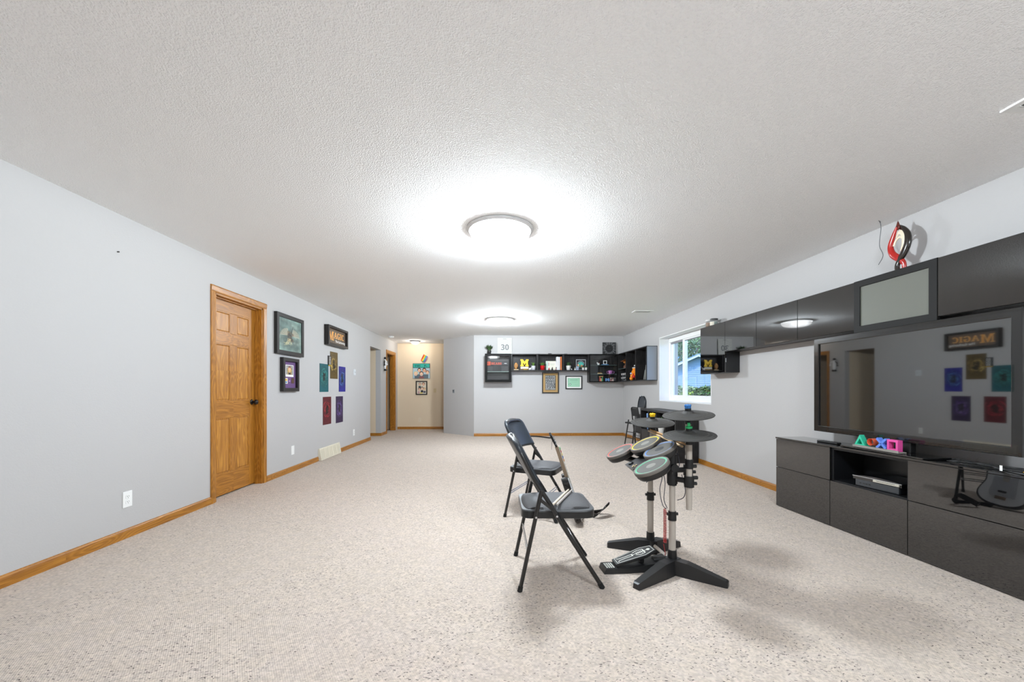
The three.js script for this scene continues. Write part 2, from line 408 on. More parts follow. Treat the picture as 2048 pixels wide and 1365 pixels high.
// ---------------------------------------------------------------- lamps
function flushLamp(px, py, label) {
  const p = onY(px, py, H), g = thing('ceiling_light', label, 'ceiling light', p, 0);
  part(g, 'trim_ring', lathe([[0.2, 0], [0.268, 0], [0.27, -0.008], [0.264, -0.015], [0.255, -0.017], [0.252, -0.022], [0.244, -0.023], [0.238, -0.012]], 56), mat(0xdadada, 0.35));
  const dome = part(g, 'diffuser', lathe([[0, -0.112], [0.05, -0.111], [0.1, -0.1075], [0.15, -0.1], [0.19, -0.089], [0.22, -0.073], [0.236, -0.052], [0.241, -0.03], [0.24, -0.012]].reverse(), 56), mat(0xffffff, 0.4, { emissive: 0xffffff, emissiveIntensity: 3.2 }), 'glowing white round diffuser');
  dome.castShadow = false;
  for (let k = 0; k < 7; k++) {                          // the board of LEDs under the diffuser: one light in the middle, six round it
    const l = new THREE.PointLight(LAMP_COLOR, LAMP / 7), a = k * Math.PI / 3, q = k ? 0.13 : 0; l.name = 'ceiling_light_glow';
    l.position.set(q * Math.cos(a), -0.045, q * Math.sin(a)); l.castShadow = true; l.shadow.radius = 1.6; g.add(l);
  }
  return g;
}
flushLamp(1000, 459, 'round white flush ceiling light over the folding chairs');
flushLamp(1000, 639, 'round white flush ceiling light nearer the back wall shelves');
{ // added lamp out of view behind the camera, brightens the foreground
  const g = flushLamp(1000, 459, 'added round white ceiling light out of view behind the camera');
  g.position.set(1.1, H, 0.5);
}
{
  const g = thing('dome_light', 'small frosted dome light with metal rim on the hallway ceiling', 'ceiling light', [onY(838, 687, H)[0], H, -10.62]);
  part(g, 'rim', lathe([[0.1, 0], [0.128, 0], [0.13, -0.014], [0.122, -0.022], [0.112, -0.022]], 40), mat(0x8b8b8c, 0.35, { metalness: 0.8 }));
  const d = part(g, 'shade', lathe([[0, -0.1], [0.04, -0.097], [0.075, -0.084], [0.1, -0.06], [0.113, -0.03], [0.115, -0.015]].reverse(), 40), mat(0xffffff, 0.4, { emissive: 0xfff6e8, emissiveIntensity: 1.4 }), 'glowing frosted glass bowl');
  d.castShadow = false;
  const l = new THREE.PointLight(new THREE.Color(1, 0.93, 0.84), 1.15); l.name = 'dome_light_glow'; l.position.set(0, -0.055, 0); l.castShadow = true; l.shadow.radius = 2; g.add(l);
}
{
  const p = onY(782, 673, H), g = thing('smoke_detector', 'white round smoke detector on the ceiling by the hallway', 'smoke detector', p);
  part(g, 'base', lathe([[0, -0.012], [0.068, -0.012], [0.068, 0]], 32), WHITE_PL);
  part(g, 'cover', lathe([[0, -0.04], [0.04, -0.04], [0.056, -0.034], [0.062, -0.012]].reverse(), 32), WHITE_PL);
}
function register(pos, w, d, label) {
  const g = thing('ceiling_vent', label, 'vent', pos);
  const f = frameGeo(w, d, 0.03, 0.008).rotateX(Math.PI / 2);
  part(g, 'frame', f, WHITE_PL);
  const n = Math.round((d - 0.06) / 0.02);
  for (let i = 0; i < n; i++) { const s = B(w - 0.056, 0.002, 0.017, 0, 0, 0); s.rotateX(0.75); s.translate(0, -0.005, -(d - 0.06) / 2 + (i + 0.5) * (d - 0.06) / n); part(g, 'slat', s, WHITE_PL); }
  part(g, 'duct_shade', B(w - 0.06, 0.001, d - 0.06, 0, -0.0008, 0), mat(0x77797b, 0.7));  // flat sheet, its grey stands in for the shade behind the slats
}
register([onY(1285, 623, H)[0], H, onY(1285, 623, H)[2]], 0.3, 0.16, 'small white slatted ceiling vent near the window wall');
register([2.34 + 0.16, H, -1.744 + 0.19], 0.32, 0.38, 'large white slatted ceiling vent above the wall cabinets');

// ---------------------------------------------------------------- plates and vents on the walls
function plate(name, label, category, pos, turn, w, h, color, kind, group) {
  const g = thing(name, label, category, pos, turn, group);
  part(g, 'cover_plate', B(w, h, 0.006, 0, 0, 0.003, 0.0025), color);
  const grey = mat(0x55534e, 0.6);
  if (kind === 'outlet') for (const s of [-1, 1]) {
    const r = part(g, 'receptacle', ext(roundRect(0.034, 0.028, 0.009), 0.0022, 0.0006).translate(0, s * 0.0195, 0.006), color);
    part(r, 'slot', [B(0.0022, 0.008, 0.001, -0.0065, s * 0.0195 + 0.003, 0.0092), B(0.0022, 0.0068, 0.001, 0.0065, s * 0.0195 + 0.003, 0.0092), cyl([0, s * 0.0195 - 0.0085, 0.0088], [0, s * 0.0195 - 0.0085, 0.0097], 0.0024, 0.0024, 10)], grey);
  }
  if (kind === 'switch') for (let i = 0; i < (w > 0.1 ? 2 : 1); i++) { const x = w > 0.1 ? (i - 0.5) * 0.046 : 0; part(g, 'toggle', B(0.01, 0.022, 0.014, x, 0.003, 0.011, 0.003), color); }
  if (kind === 'thermostat') part(g, 'dial', B(w * 0.5, h * 0.3, 0.004, 0, h * 0.12, 0.008, 0.001), mat(0x3c3f42, 0.4));
  part(g, 'screw', [cyl([0, kind === 'outlet' ? 0 : h * 0.38, 0.005], [0, kind === 'outlet' ? 0 : h * 0.38, 0.0072], 0.003, 0.003, 10)], color);
  return g;
}
const atL = (px, py) => onX(px, py, XL);
plate('wall_outlet', 'white duplex outlet low on the wall left of the oak door', 'outlet', atL(254, 999), LEFT, 0.075, 0.12, WHITE_PL, 'outlet');
plate('wall_outlet', 'blank white cover plate low on the wall below the framed pictures', 'outlet', atL(585, 901), LEFT, 0.075, 0.12, WHITE_PL, 'blank');
plate('wall_outlet', 'white outlet low on the wall just beyond the floor vent', 'outlet', atL(707.5, 865.5), LEFT, 0.075, 0.12, WHITE_PL, 'outlet');
plate('light_switch', 'white double light switch on the wall beyond the posters', 'light switch', atL(709, 745), LEFT, 0.12, 0.12, mat(0xcfd3d6, 0.4), 'switch');
plate('light_switch', 'tan light switch on the cream hallway wall', 'light switch', onD(870, 781.5, DEND), 0, 0.075, 0.12, IVORY, 'switch');
plate('wall_outlet', 'cream outlet low on the hallway end wall', 'outlet', onD(839.5, 840.5, DEND), 0, 0.075, 0.12, mat(0xe3d3bb, 0.45), 'outlet');
plate('thermostat', 'small grey wall control on the slanted wall', 'control', (() => { const r = ray(907, 783); // where the ray meets the slanted wall
  const ax = -0.54, ad = DB, bx = -1.36 + 0.54, bd = 10.2 - DB; const t = (ax * bd - ad * bx) / (r[0] * bd - r[2] * bx); return [t * r[0], CH + t * r[1], -t * r[2]]; })(), -Math.atan2(0.68, 0.733), 0.07, 0.085, mat(0x84888c, 0.5), 'thermostat');
{ // baseboard vent
  const g = thing('floor_vent', 'cream metal baseboard vent with five louvred sections', 'vent', [XL, 0, -(6.265 + 7.04) / 2], LEFT);
  const w = 0.77, h = 0.185, cream = mat(0xe6dfcc, 0.45), inner = cream;
  part(g, 'body', hull([[-w / 2, 0.004, 0], [w / 2, 0.004, 0], [-w / 2, h, 0], [w / 2, h, 0], [-w / 2, h, 0.018], [w / 2, h, 0.018], [-w / 2, 0.004, 0.05], [w / 2, 0.004, 0.05]]), inner);
  const tilt = Math.atan2(0.032, h), face = sub(g, 'face'); face.position.set(0, 0.004, 0.0505); face.rotation.x = -tilt;
  part(face, 'frame', [B(w + 0.012, 0.016, 0.008, 0, h - 0.004, 0.003, 0.002), B(w + 0.012, 0.016, 0.008, 0, 0.008, 0.003, 0.002), ...[...Array(6)].map((_, i) => B(0.016, h, 0.009, -w / 2 + 0.004 + i * (w - 0.008) / 5, h / 2, 0.003, 0.002))], cream);
  const sw = (w - 0.008) / 5;
  for (let i = 0; i < 5; i++) { const L = []; for (let k = 0; k < 12; k++) L.push(B(sw - 0.016, 0.0025, 0.009, 0, 0, 0).rotateX(0.7).translate(-w / 2 + 0.004 + (i + 0.5) * sw, 0.024 + k * 0.0125, 0.0035)); part(face, 'louvre', L, cream); }
}
tag(mesh('picture_nail', cyl([XL - 0.005, 0, 0], [XL + 0.012, 0, 0], 0.005, 0.005, 10).translate(0, atL(235, 504)[1], atL(235, 504)[2]), mat(0x3a3836, 0.5)), 'lone dark nail in the bare wall left of the door', 'nail');

// ---------------------------------------------------------------- pictures on the left wall
const rectL = (p0, p1, t, b) => { const a = atL(p0, t), c = atL(p0, b), e = atL(p1, 700); return { d: -(a[2] + e[2]) / 2, w: Math.abs(e[2] - a[2]), y: (a[1] + c[1]) / 2, h: a[1] - c[1] }; };
const FRAME = mat(0x1b1715, 0.4), MATBOARD = mat(0xf1efe9, 0.8);
const PICGLASS = phys(0xffffff, 0.03, { transmission: 1, thickness: 0, ior: 1.45 });
function framed(name, label, category, pos, turn, w, h, bar, deep, texture, o = {}) {
  const g = thing(name, label, category, pos, turn, o.group);
  part(g, 'frame', frameGeo(w, h, bar, deep), o.frame ?? FRAME);
  part(g, 'backing', B(w - bar, h - bar, 0.004, 0, 0, 0.004), BLACK_IN);
  const iw = w - 2 * bar, ih = h - 2 * bar;
  if (o.mount) { part(g, 'mount', frameGeo(iw + 0.004, ih + 0.004, o.mount, 0.004, 0.001).translate(0, 0, deep - 0.014), o.mountMat ?? MATBOARD); }
  const m = o.mount ?? 0;
  sheet(g, 'print', iw - 2 * m + 0.004, ih - 2 * m + 0.004, deep - 0.0135 - (o.mount ? 0.001 : 0), texture, 0, 0, 0.5);
  return g;
}
const blob = (x, cx, cy, r, c0, c1) => { const g = x.createRadialGradient(cx, cy, 0, cx, cy, r); g.addColorStop(0, c0); g.addColorStop(1, c1); x.fillStyle = g; x.fillRect(cx - r, cy - r, 2 * r, 2 * r); };
const stroke = (x, c, w, pts) => { x.strokeStyle = c; x.lineWidth = w; x.lineCap = 'round'; x.beginPath(); pts.forEach(([a, b], i) => (i ? x.lineTo(a, b) : x.moveTo(a, b))); x.stroke(); };
{ // storm-toned picture: a plain stand-in with pale feathered strokes about a dark middle
  const r = rectL(548, 602, 623, 706);
  const t = print(384, 448, (x, w, h) => {
    seed = 501;
    x.fillStyle = '#93b2a8'; x.fillRect(0, 0, w, h);
    for (let i = 0; i < 260; i++) blob(x, rnd(0, w), rnd(0, h), rnd(20, 90), ['rgba(150,190,175,.14)', 'rgba(50,76,76,.12)', 'rgba(228,238,218,.22)', 'rgba(40,54,58,.1)'][i % 4], 'rgba(0,0,0,0)');
    for (const s of [-1, 1]) for (let i = 0; i < 26; i++) { const a = 0.15 + i * 0.055; stroke(x, ['rgba(240,232,205,.55)', 'rgba(190,178,150,.5)', 'rgba(70,58,46,.55)'][i % 3], 7, [[w / 2 + s * 26, h * 0.5], [w / 2 + s * (40 + 120 * Math.cos(a)), h * 0.5 - 120 * Math.sin(a) + 30]]); }
    for (let i = 0; i < 60; i++) blob(x, w / 2 + rnd(-40, 40), h * 0.52 + rnd(-60, 80), rnd(10, 32), ['rgba(46,36,28,.5)', 'rgba(120,66,36,.35)', 'rgba(196,172,120,.35)'][i % 3], 'rgba(0,0,0,0)');
    for (let i = 0; i < 14; i++) stroke(x, 'rgba(214,200,150,.5)', 5, [[w / 2 + rnd(-50, 30), h * 0.6], [w / 2 + rnd(-90, 40), h * 0.75], [w / 2 + rnd(-110, 10), h * 0.7 + rnd(0, 60)]]);
    stroke(x, '#3a332c', 6, [[w * 0.52, h * 0.45], [w * 0.62, h * 0.2]]);
  });
  framed('framed_picture', 'dark framed picture in stormy green and cream, larger of the two beside the door', 'picture', [XL, r.y, -r.d], LEFT, r.w, r.h, 0.045, 0.04, t);
}
{
  const r = rectL(560, 592, 715, 783), g = thing('framed_memorabilia', 'dark framed card display with purple backing below the stormy picture', 'picture', [XL, r.y, -r.d], LEFT);
  part(g, 'frame', frameGeo(r.w, r.h, 0.04, 0.045), FRAME);
  part(g, 'backing', B(r.w - 0.04, r.h - 0.04, 0.006, 0, 0, 0.012), mat(0x6b4d7c, 0.8), 'purple mount board');
  const ph = print(128, 160, (x, w, h) => {
    x.fillStyle = '#f4f2ee'; x.fillRect(0, 0, w, h); x.fillStyle = '#8e8a88'; x.fillRect(8, 8, w - 16, h - 36);
    seed = 77; for (let i = 0; i < 50; i++) { x.fillStyle = ['#b7b3b0', '#6d6a6c', '#a59a86'][i % 3]; x.fillRect(rnd(8, w - 26), rnd(8, h - 60), 14, 9); }
    x.fillStyle = '#caa24a'; x.fillRect(34, 40, 60, 92); x.fillStyle = '#7d3b26'; x.fillRect(46, 20, 36, 22); x.fillStyle = '#e0b898'; x.beginPath(); x.ellipse(64, 58, 17, 24, 0, 0, 7); x.fill();
    x.fillStyle = '#3c3232'; x.fillRect(44, 96, 40, 36); x.fillStyle = '#d9b48f'; x.fillRect(54, 84, 20, 20);
  });
  sheet(g, 'photo', r.w * 0.5, r.h * 0.36, 0.0165, ph, 0, r.h * 0.12);
  sheet(g, 'card', r.w * 0.17, r.h * 0.17, 0.0165, print(64, 96, (x, w, h) => { x.fillStyle = '#dcd8c8'; x.fillRect(0, 0, w, h); x.fillStyle = '#d6a83a'; x.fillRect(10, 14, 44, 34); x.fillStyle = '#3f7fb4'; x.fillRect(14, 56, 30, 30); }), -r.w * 0.2, -r.h * 0.19);
  part(g, 'plaque', B(r.w * 0.16, r.h * 0.16, 0.004, r.w * 0.2, -r.h * 0.18, 0.017), mat(0x54371f, 0.5));
  part(g, 'emblem', B(r.w * 0.08, 0.012, 0.002, 0, -r.h * 0.19, 0.016), mat(0xb79ad0, 0.5));
}
{
  const r = rectL(648.5, 688, 649, 688.5), g = thing('framed_sign', 'dark framed sign with large orange letters reading Magic above the posters', 'sign', [XL, r.y, -r.d], LEFT);
  part(g, 'frame', frameGeo(r.w, r.h, 0.035, 0.075), FRAME);
  const t = print(768, 300, (x, w, h) => {
    x.fillStyle = '#6b5a4c'; x.fillRect(0, 0, w, h); seed = 8;
    for (let i = 0; i < 90; i++) blob(x, rnd(0, w), rnd(0, h), rnd(20, 80), i % 2 ? 'rgba(130,108,88,.10)' : 'rgba(40,30,26,.10)', 'rgba(0,0,0,0)');
    x.textBaseline = 'alphabetic';
    const put = (s, px, y, size, dx) => { x.font = `bold ${size}px serif`; x.lineWidth = 12; x.strokeStyle = '#2a1510'; x.strokeText(s, px, y); x.fillStyle = '#ef9d3f'; x.fillText(s, px, y); x.lineWidth = 3; x.strokeStyle = '#ffe0a0'; x.strokeText(s, px, y); };
    put('M', 40, 230, 240); put('AGIC', 268, 180, 168);
    x.font = 'bold 62px sans-serif'; x.fillStyle = '#f6f4f0'; x.fillText('The Gathering', 330, 258);
  });
  part(g, 'backing', B(r.w - 0.04, r.h - 0.04, 0.006, 0, 0, 0.03), BLACK_IN);
  sheet(g, 'print', r.w - 0.066, r.h - 0.066, 0.034, t, 0, 0, 0.5);
}
// five unframed posters with plain light bursts
function poster(label, p0, p1, t, b, seedNo, base, glows, rays) {
  const r = rectL(p0, p1, t, b), g = thing('poster', label, 'poster', [XL, r.y, -r.d], LEFT, 'posters under the lettered sign');
  const tx = print(256, 384, (x, w, h) => {
    seed = seedNo; x.fillStyle = base; x.fillRect(0, 0, w, h);
    blob(x, w / 2, h * 0.46, w * 0.62, glows[0].replace(/[.\d]+\)$/, '.85)'), 'rgba(0,0,0,0)');
    for (let i = 0; i < 150; i++) { const a = rnd(0, 6.28), q = rnd(0, 1); blob(x, w / 2 + Math.cos(a) * q * w * 0.42, h * 0.46 + Math.sin(a) * q * h * 0.36, rnd(14, 54) * (1.2 - q * 0.6), glows[i % glows.length], 'rgba(0,0,0,0)'); }
    for (let i = 0; i < 30; i++) { const a = rnd(0, 6.28), q = rnd(30, 120); x.lineWidth = rnd(2, 9); x.strokeStyle = rays; x.beginPath(); x.arc(w / 2 + rnd(-18, 18), h * 0.47 + rnd(-24, 24), q, a, a + rnd(0.3, 1.1)); x.stroke(); }
    for (let i = 0; i < 40; i++) blob(x, w / 2 + rnd(-34, 34), h * 0.46 + rnd(-50, 60), rnd(8, 24), 'rgba(8,10,14,.6)', 'rgba(0,0,0,0)');
  });
  part(g, 'paper', B(r.w, r.h, 0.003, 0, 0, 0.0018), BLACK_IN);
  sheet(g, 'print', r.w, r.h, 0.0037, tx, 0, 0, 0.35);
}
poster('gold poster with a glowing burst right below the lettered sign', 660, 675, 703, 757.5, 31, '#5a4820', ['rgba(236,186,76,.36)', 'rgba(120,90,40,.2)', 'rgba(255,235,160,.24)'], 'rgba(240,210,120,.5)');
poster('teal green poster with a dark middle', 639, 656.5, 727, 784.5, 32, '#0a5a62', ['rgba(60,220,205,.34)', 'rgba(24,140,160,.3)', 'rgba(130,245,220,.2)'], 'rgba(90,220,210,.3)');
poster('deep blue poster with pale blue flames', 677.5, 690.5, 733, 784, 33, '#22248a', ['rgba(60,140,250,.34)', 'rgba(66,66,190,.3)', 'rgba(150,225,255,.24)'], 'rgba(130,210,255,.4)');
poster('dark red poster with a scarlet swirl', 645.5, 662, 794.5, 851, 34, '#5a0f1e', ['rgba(236,50,70,.34)', 'rgba(140,20,40,.3)', 'rgba(255,110,110,.1)'], 'rgba(255,70,80,.45)');
poster('dark poster with violet and white smoke', 671.5, 685.5, 793.5, 847, 35, '#2e1c44', ['rgba(150,100,235,.3)', 'rgba(60,36,90,.22)', 'rgba(220,212,252,.26)'], 'rgba(170,120,230,.4)');
{
  const r = rectL(655.3, 660.6, 711.5, 732), g = thing('striped_plaque', 'small black plaque with white stripes partly behind the gold poster', 'plaque', [XL, r.y, -r.d], LEFT);
  part(g, 'board', B(r.w, r.h, 0.012, 0, 0, 0.006), BLACK);
  for (let i = 0; i < 6; i++) part(g, 'stripe', B(r.w * 0.62, 0.008, 0.003, r.w * 0.05, r.h * (0.36 - i * 0.135), 0.0135), WHITE_PL);
  part(g, 'edge', B(r.w, 0.012, 0.004, 0, -r.h / 2 + 0.008, 0.013), mat(0xd8b020, 0.5));
}
{ // metal wall ornament on the short wall by the hallway door
  const p = atL(768, 727), g = thing('wall_ornament', 'black and white metal ornament hung beside the hallway door', 'ornament', [XL, p[1], p[2]], LEFT);
  const W = mat(0xf0f0f0, 0.4);
  part(g, 'head', ball(0.032, 0, 0.125, 0.03), BLACK);
  part(g, 'body', lathe([[0, -0.15], [0.03, -0.14], [0.05, -0.06], [0.042, 0.02], [0.028, 0.075], [0.02, 0.1]], 16).scale(1, 1, 0.5).translate(0, 0, 0.03), W);
  part(g, 'arm', [tube([[-0.03, 0.06, 0.03], [-0.09, 0.03, 0.04], [-0.1, -0.04, 0.04]], 0.013, 12), ball(0.022, -0.1, -0.045, 0.04, 10)], BLACK);
  part(g, 'arm', [tube([[0.03, 0.06, 0.03], [0.09, 0.05, 0.04], [0.11, -0.02, 0.04]], 0.013, 12), ball(0.022, 0.11, -0.025, 0.04, 10)], W);
  part(g, 'foot', [B(0.05, 0.04, 0.05, -0.025, -0.165, 0.035, 0.01), B(0.05, 0.04, 0.05, 0.03, -0.165, 0.035, 0.01)], BLACK);
}

// ---------------------------------------------------------------- pictures on the hallway end wall
const rectD = (p0, p1, t, b, D) => { const a = onD(p0, t, D), c = onD(p1, b, D); return { x: (a[0] + c[0]) / 2, w: c[0] - a[0], y: (a[1] + c[1]) / 2, h: a[1] - c[1] }; };
function face(x, cx, cy, r, hair, skin) {
  x.fillStyle = hair; x.beginPath(); x.ellipse(cx, cy - r * 0.25, r * 1.08, r * 1.15, 0, 0, 7); x.fill();
  x.fillStyle = skin; x.beginPath(); x.ellipse(cx, cy + r * 0.1, r * 0.82, r, 0, 0, 7); x.fill();
  x.fillStyle = '#3b2a22'; for (const s of [-1, 1]) { x.beginPath(); x.arc(cx + s * r * 0.32, cy, r * 0.11, 0, 7); x.fill(); }
  x.strokeStyle = '#8a3f36'; x.lineWidth = Math.max(1, r * 0.1); x.beginPath(); x.arc(cx, cy + r * 0.42, r * 0.3, 0.2, 2.9); x.stroke();
}
{
  const r = rectD(826, 860, 727.5, 757.5, DEND), g = thing('family_sign', 'canvas with teal lettered band above five drawn faces on the cream wall', 'picture', [r.x, r.y, -DEND], 0);
  const t = print(384, 344, (x, w, h) => {
    x.fillStyle = '#a9c4cf'; x.fillRect(0, 0, w, h);
    x.fillStyle = '#1d2b2c'; x.fillRect(0, 0, w, 104); x.fillStyle = '#22a596'; x.fillRect(8, 8, w - 16, 84);
    x.fillStyle = '#10201f'; x.font = 'bold 66px serif'; x.textBaseline = 'middle'; x.fillText('THE', 38, 54); x.fillText('P', 254, 54); x.font = 'bold 40px serif'; x.fillText('s', 302, 62);
    x.fillStyle = '#5a6a74'; x.fillRect(40, 250, 310, 94); x.fillStyle = '#8c5250'; x.fillRect(140, 300, 110, 44);
    face(x, 145, 160, 40, '#3a2a24', '#e6b79a'); face(x, 258, 160, 42, '#2c2422', '#dba888'); face(x, 330, 210, 38, '#8a4e2c', '#ecc3a2'); face(x, 66, 240, 42, '#dcc38c', '#f0cbb0'); face(x, 194, 240, 44, '#2e2220', '#efc9ae');
  });
  part(g, 'canvas', B(r.w, r.h, 0.022, 0, 0, 0.011), mat(0x1d2b2c, 0.7));
  sheet(g, 'print', r.w - 0.004, r.h - 0.004, 0.0226, t, 0, 0, 0.6);
}
{
  const r = rectD(832, 854.5, 762.5, 790, DEND);
  const t = print(256, 320, (x, w, h) => {
    x.fillStyle = '#d9cfbc'; x.fillRect(0, 0, w, h);
    face(x, 84, 66, 34, '#8d8078', '#e2b79a'); face(x, 178, 66, 36, '#6e4a38', '#e4b698');
    x.fillStyle = '#3c4a4a'; x.fillRect(50, 110, 60, 60); x.fillStyle = '#2a2a30'; x.fillRect(110, 220, 60, 60); x.fillStyle = '#e2cf5a'; x.fillRect(84, 280, 70, 26); x.fillStyle = '#c9a0a0'; x.fillRect(30, 250, 50, 56); x.fillStyle = '#4a4a5a'; x.fillRect(176, 240, 60, 50);
    face(x, 70, 200, 32, '#6a5040', '#eac2a8'); face(x, 142, 178, 34, '#2c2626', '#f0cbb2'); face(x, 206, 196, 30, '#b89450', '#ecc6a8');
  });
  framed('framed_picture', 'black framed drawing of five faces below the teal lettered canvas', 'picture', [r.x, r.y, -DEND], 0, r.w, r.h, 0.022, 0.025, t);
}
{ // small rainbow flag standing on the top edge of the canvas
  const p = onD(847, 727.5, DEND), g = thing('rainbow_flag', 'small rainbow flag on a stick above the teal lettered canvas', 'flag', [p[0], p[1], -DEND + 0.012]);
  part(g, 'stick', cyl([0.03, 0, 0.004], [0.0, 0.27, 0.02], 0.004, 0.003, 8), mat(0xb99a6a, 0.6));
  const cols = [0xc62828, 0xe8862a, 0xf2d23a, 0x4fa85a, 0x3d8fd0, 0x7a5aa8];
  cols.forEach((c, i) => part(g, 'stripe', slab((u, v) => [-0.0 - (1 - v) * 0.0 + (i + u) * 0.019 - 0.085 * v + 0.012, 0.255 - 0.06 * ((i + u) / 6) - 0.17 * v + 0.0, 0.022 + 0.012 * Math.sin(v * 5 + (i + u))], 2, 8, 0.002), mat(c, 0.8, { side: THREE.DoubleSide })));
}

// ---------------------------------------------------------------- gloss black wall cabinets along the right wall
const HINGE = mat(0xb9bcc0, 0.3, { metalness: 0.9 });
function cabinetBox(g, w, h, d, y0, m = BLACK_OAK, t = 0.016) {       // x from 0, front of the carcass at z = 0, back at z = -d
  part(g, 'side_panel', BL(0, t, y0, y0 + h, 0, -d), m); part(g, 'side_panel', BL(w - t, w, y0, y0 + h, 0, -d), m);
  part(g, 'top_panel', BL(t, w - t, y0 + h - t, y0 + h, 0, -d, 0, true), m); part(g, 'bottom_panel', BL(t, w - t, y0, y0 + t, 0, -d, 0, true), m);
  part(g, 'back_panel', BL(t, w - t, y0 + t, y0 + h - t, -d + 0.006, -d), m);
}
const XU = 2.873, ZU = 5.466, UY = [1.591, 1.976];
const upperLabels = ['tall gloss black wall cabinet hung at the window edge', 'gloss black wall cabinet next to the tall window-side cabinet', 'gloss black wall cabinet between two others, second from the tall one', 'gloss black wall cabinet adjoining the frosted glass one on its window side', 'wall cabinet with a frosted glass door in a black frame', 'gloss black wall cabinet on the far side of the glass one from the window'];
for (let i = 0; i < 6; i++) {
  const tall = i === 0, y0 = tall ? UY[1] - 0.645 : UY[0], h = UY[1] - y0, w = 0.6, d = XR - XU - 0.02;
  const g = thing('wall_cabinet', upperLabels[i], 'cabinet', [XU + 0.018, y0, -(ZU - 0.6 * i)], RIGHT, 'row of black wall cabinets');
  cabinetBox(g, w, h, d, 0, i === 4 ? BLACK_OAK : BLACK_SATIN);
  if (i !== 4) {
    const door = part(g, 'door', B(w - 0.004, h - 0.004, 0.018, w / 2, h / 2, 0.0095, 0.0015), GLOSS);
    for (const f of [0.2, 0.72]) part(door, 'hinge', BL(w - 0.0035, w - 0.0005, h * f, h * (f + 0.08), -0.004, 0.012), HINGE);
  } else {
    const D = sub(g, 'door'); D.position.set(w / 2, h / 2 - 0.012, 0.001);
    part(D, 'door_frame', frameGeo(w - 0.006, h + 0.02, 0.045, 0.02), phys(0x1b1a19, 0.5, { specularIntensity: 0.4 }));
    part(D, 'glass', B(w - 0.09, h - 0.062, 0.004, 0, 0, 0.011), phys(0x8b8d80, 0.42, { transmission: 0.55, thickness: 0, ior: 1.5 }), 'frosted glass panel');
  }
}
{ // ornament seen dimly through the frosted glass
  const g = thing('glass_goblet', 'small clear goblet with orange base behind the frosted cabinet door', 'goblet', [2.96, UY[0] + 0.016, -(ZU - 0.6 * 4 - 0.36)]);
  part(g, 'cup', lathe([[0.02, 0.07], [0.045, 0.1], [0.05, 0.15], [0.06, 0.19], [0.056, 0.19], [0.045, 0.15], [0.04, 0.105], [0.0, 0.08]], 20), mat(0x8d9296, 0.2));
  part(g, 'base', lathe([[0, 0], [0.05, 0], [0.052, 0.03], [0.03, 0.05], [0.02, 0.075], [0, 0.075]], 20), mat(0xc9702e, 0.4));
}
// ---------------------------------------------------------------- things on top of the wall cabinets
{
  const Y = UY[1], jar = (name, label, px, r, h, lidMat, fill, side) => {
    const p = onX(px, 655, XU + 0.09), g = thing(name, label, 'jar', [p[0], Y, p[2]]);
    part(g, 'glass', lathe([[0, 0.002], [r, 0.002], [r, h], [r * 0.9, h + 0.008], [r * 0.86, h + 0.008], [r * 0.94, h - 0.004], [r * 0.95, 0.008], [0, 0.008]], 28), phys(0xffffff, 0.04, { transmission: 0.92, thickness: 0 }));
    part(g, 'contents', lathe([[0, 0.009], [r * 0.92, 0.009], [r * 0.92, h * 0.82], [0, h * 0.84]], 24), fill);
    part(g, 'lid', lathe([[r * 0.98, h + 0.001], [r * 1.0, h + 0.022], [r * 0.9, h + 0.026], [0, h + 0.026]], 28), lidMat);
    if (side) part(g, 'label', fin(new THREE.CylinderGeometry(r + 0.0008, r + 0.0008, h * 0.6, 20, 1, true, ...side).translate(0, h * 0.45, 0), true), mat(0xe4dccb, 0.7));
  };
  jar('glass_jar', 'small jar of brown contents with pale lid on the tall cabinet', 1418.5, 0.048, 0.085, mat(0xd9d9d6, 0.4), mat(0x8a6132, 0.8));
  jar('glass_jar', 'glass jar with paper label and dark lid beside the brown jar', 1428, 0.05, 0.08, mat(0x3c3c3c, 0.4), mat(0x7f9086, 0.5), [3.6, 2.2]);
}
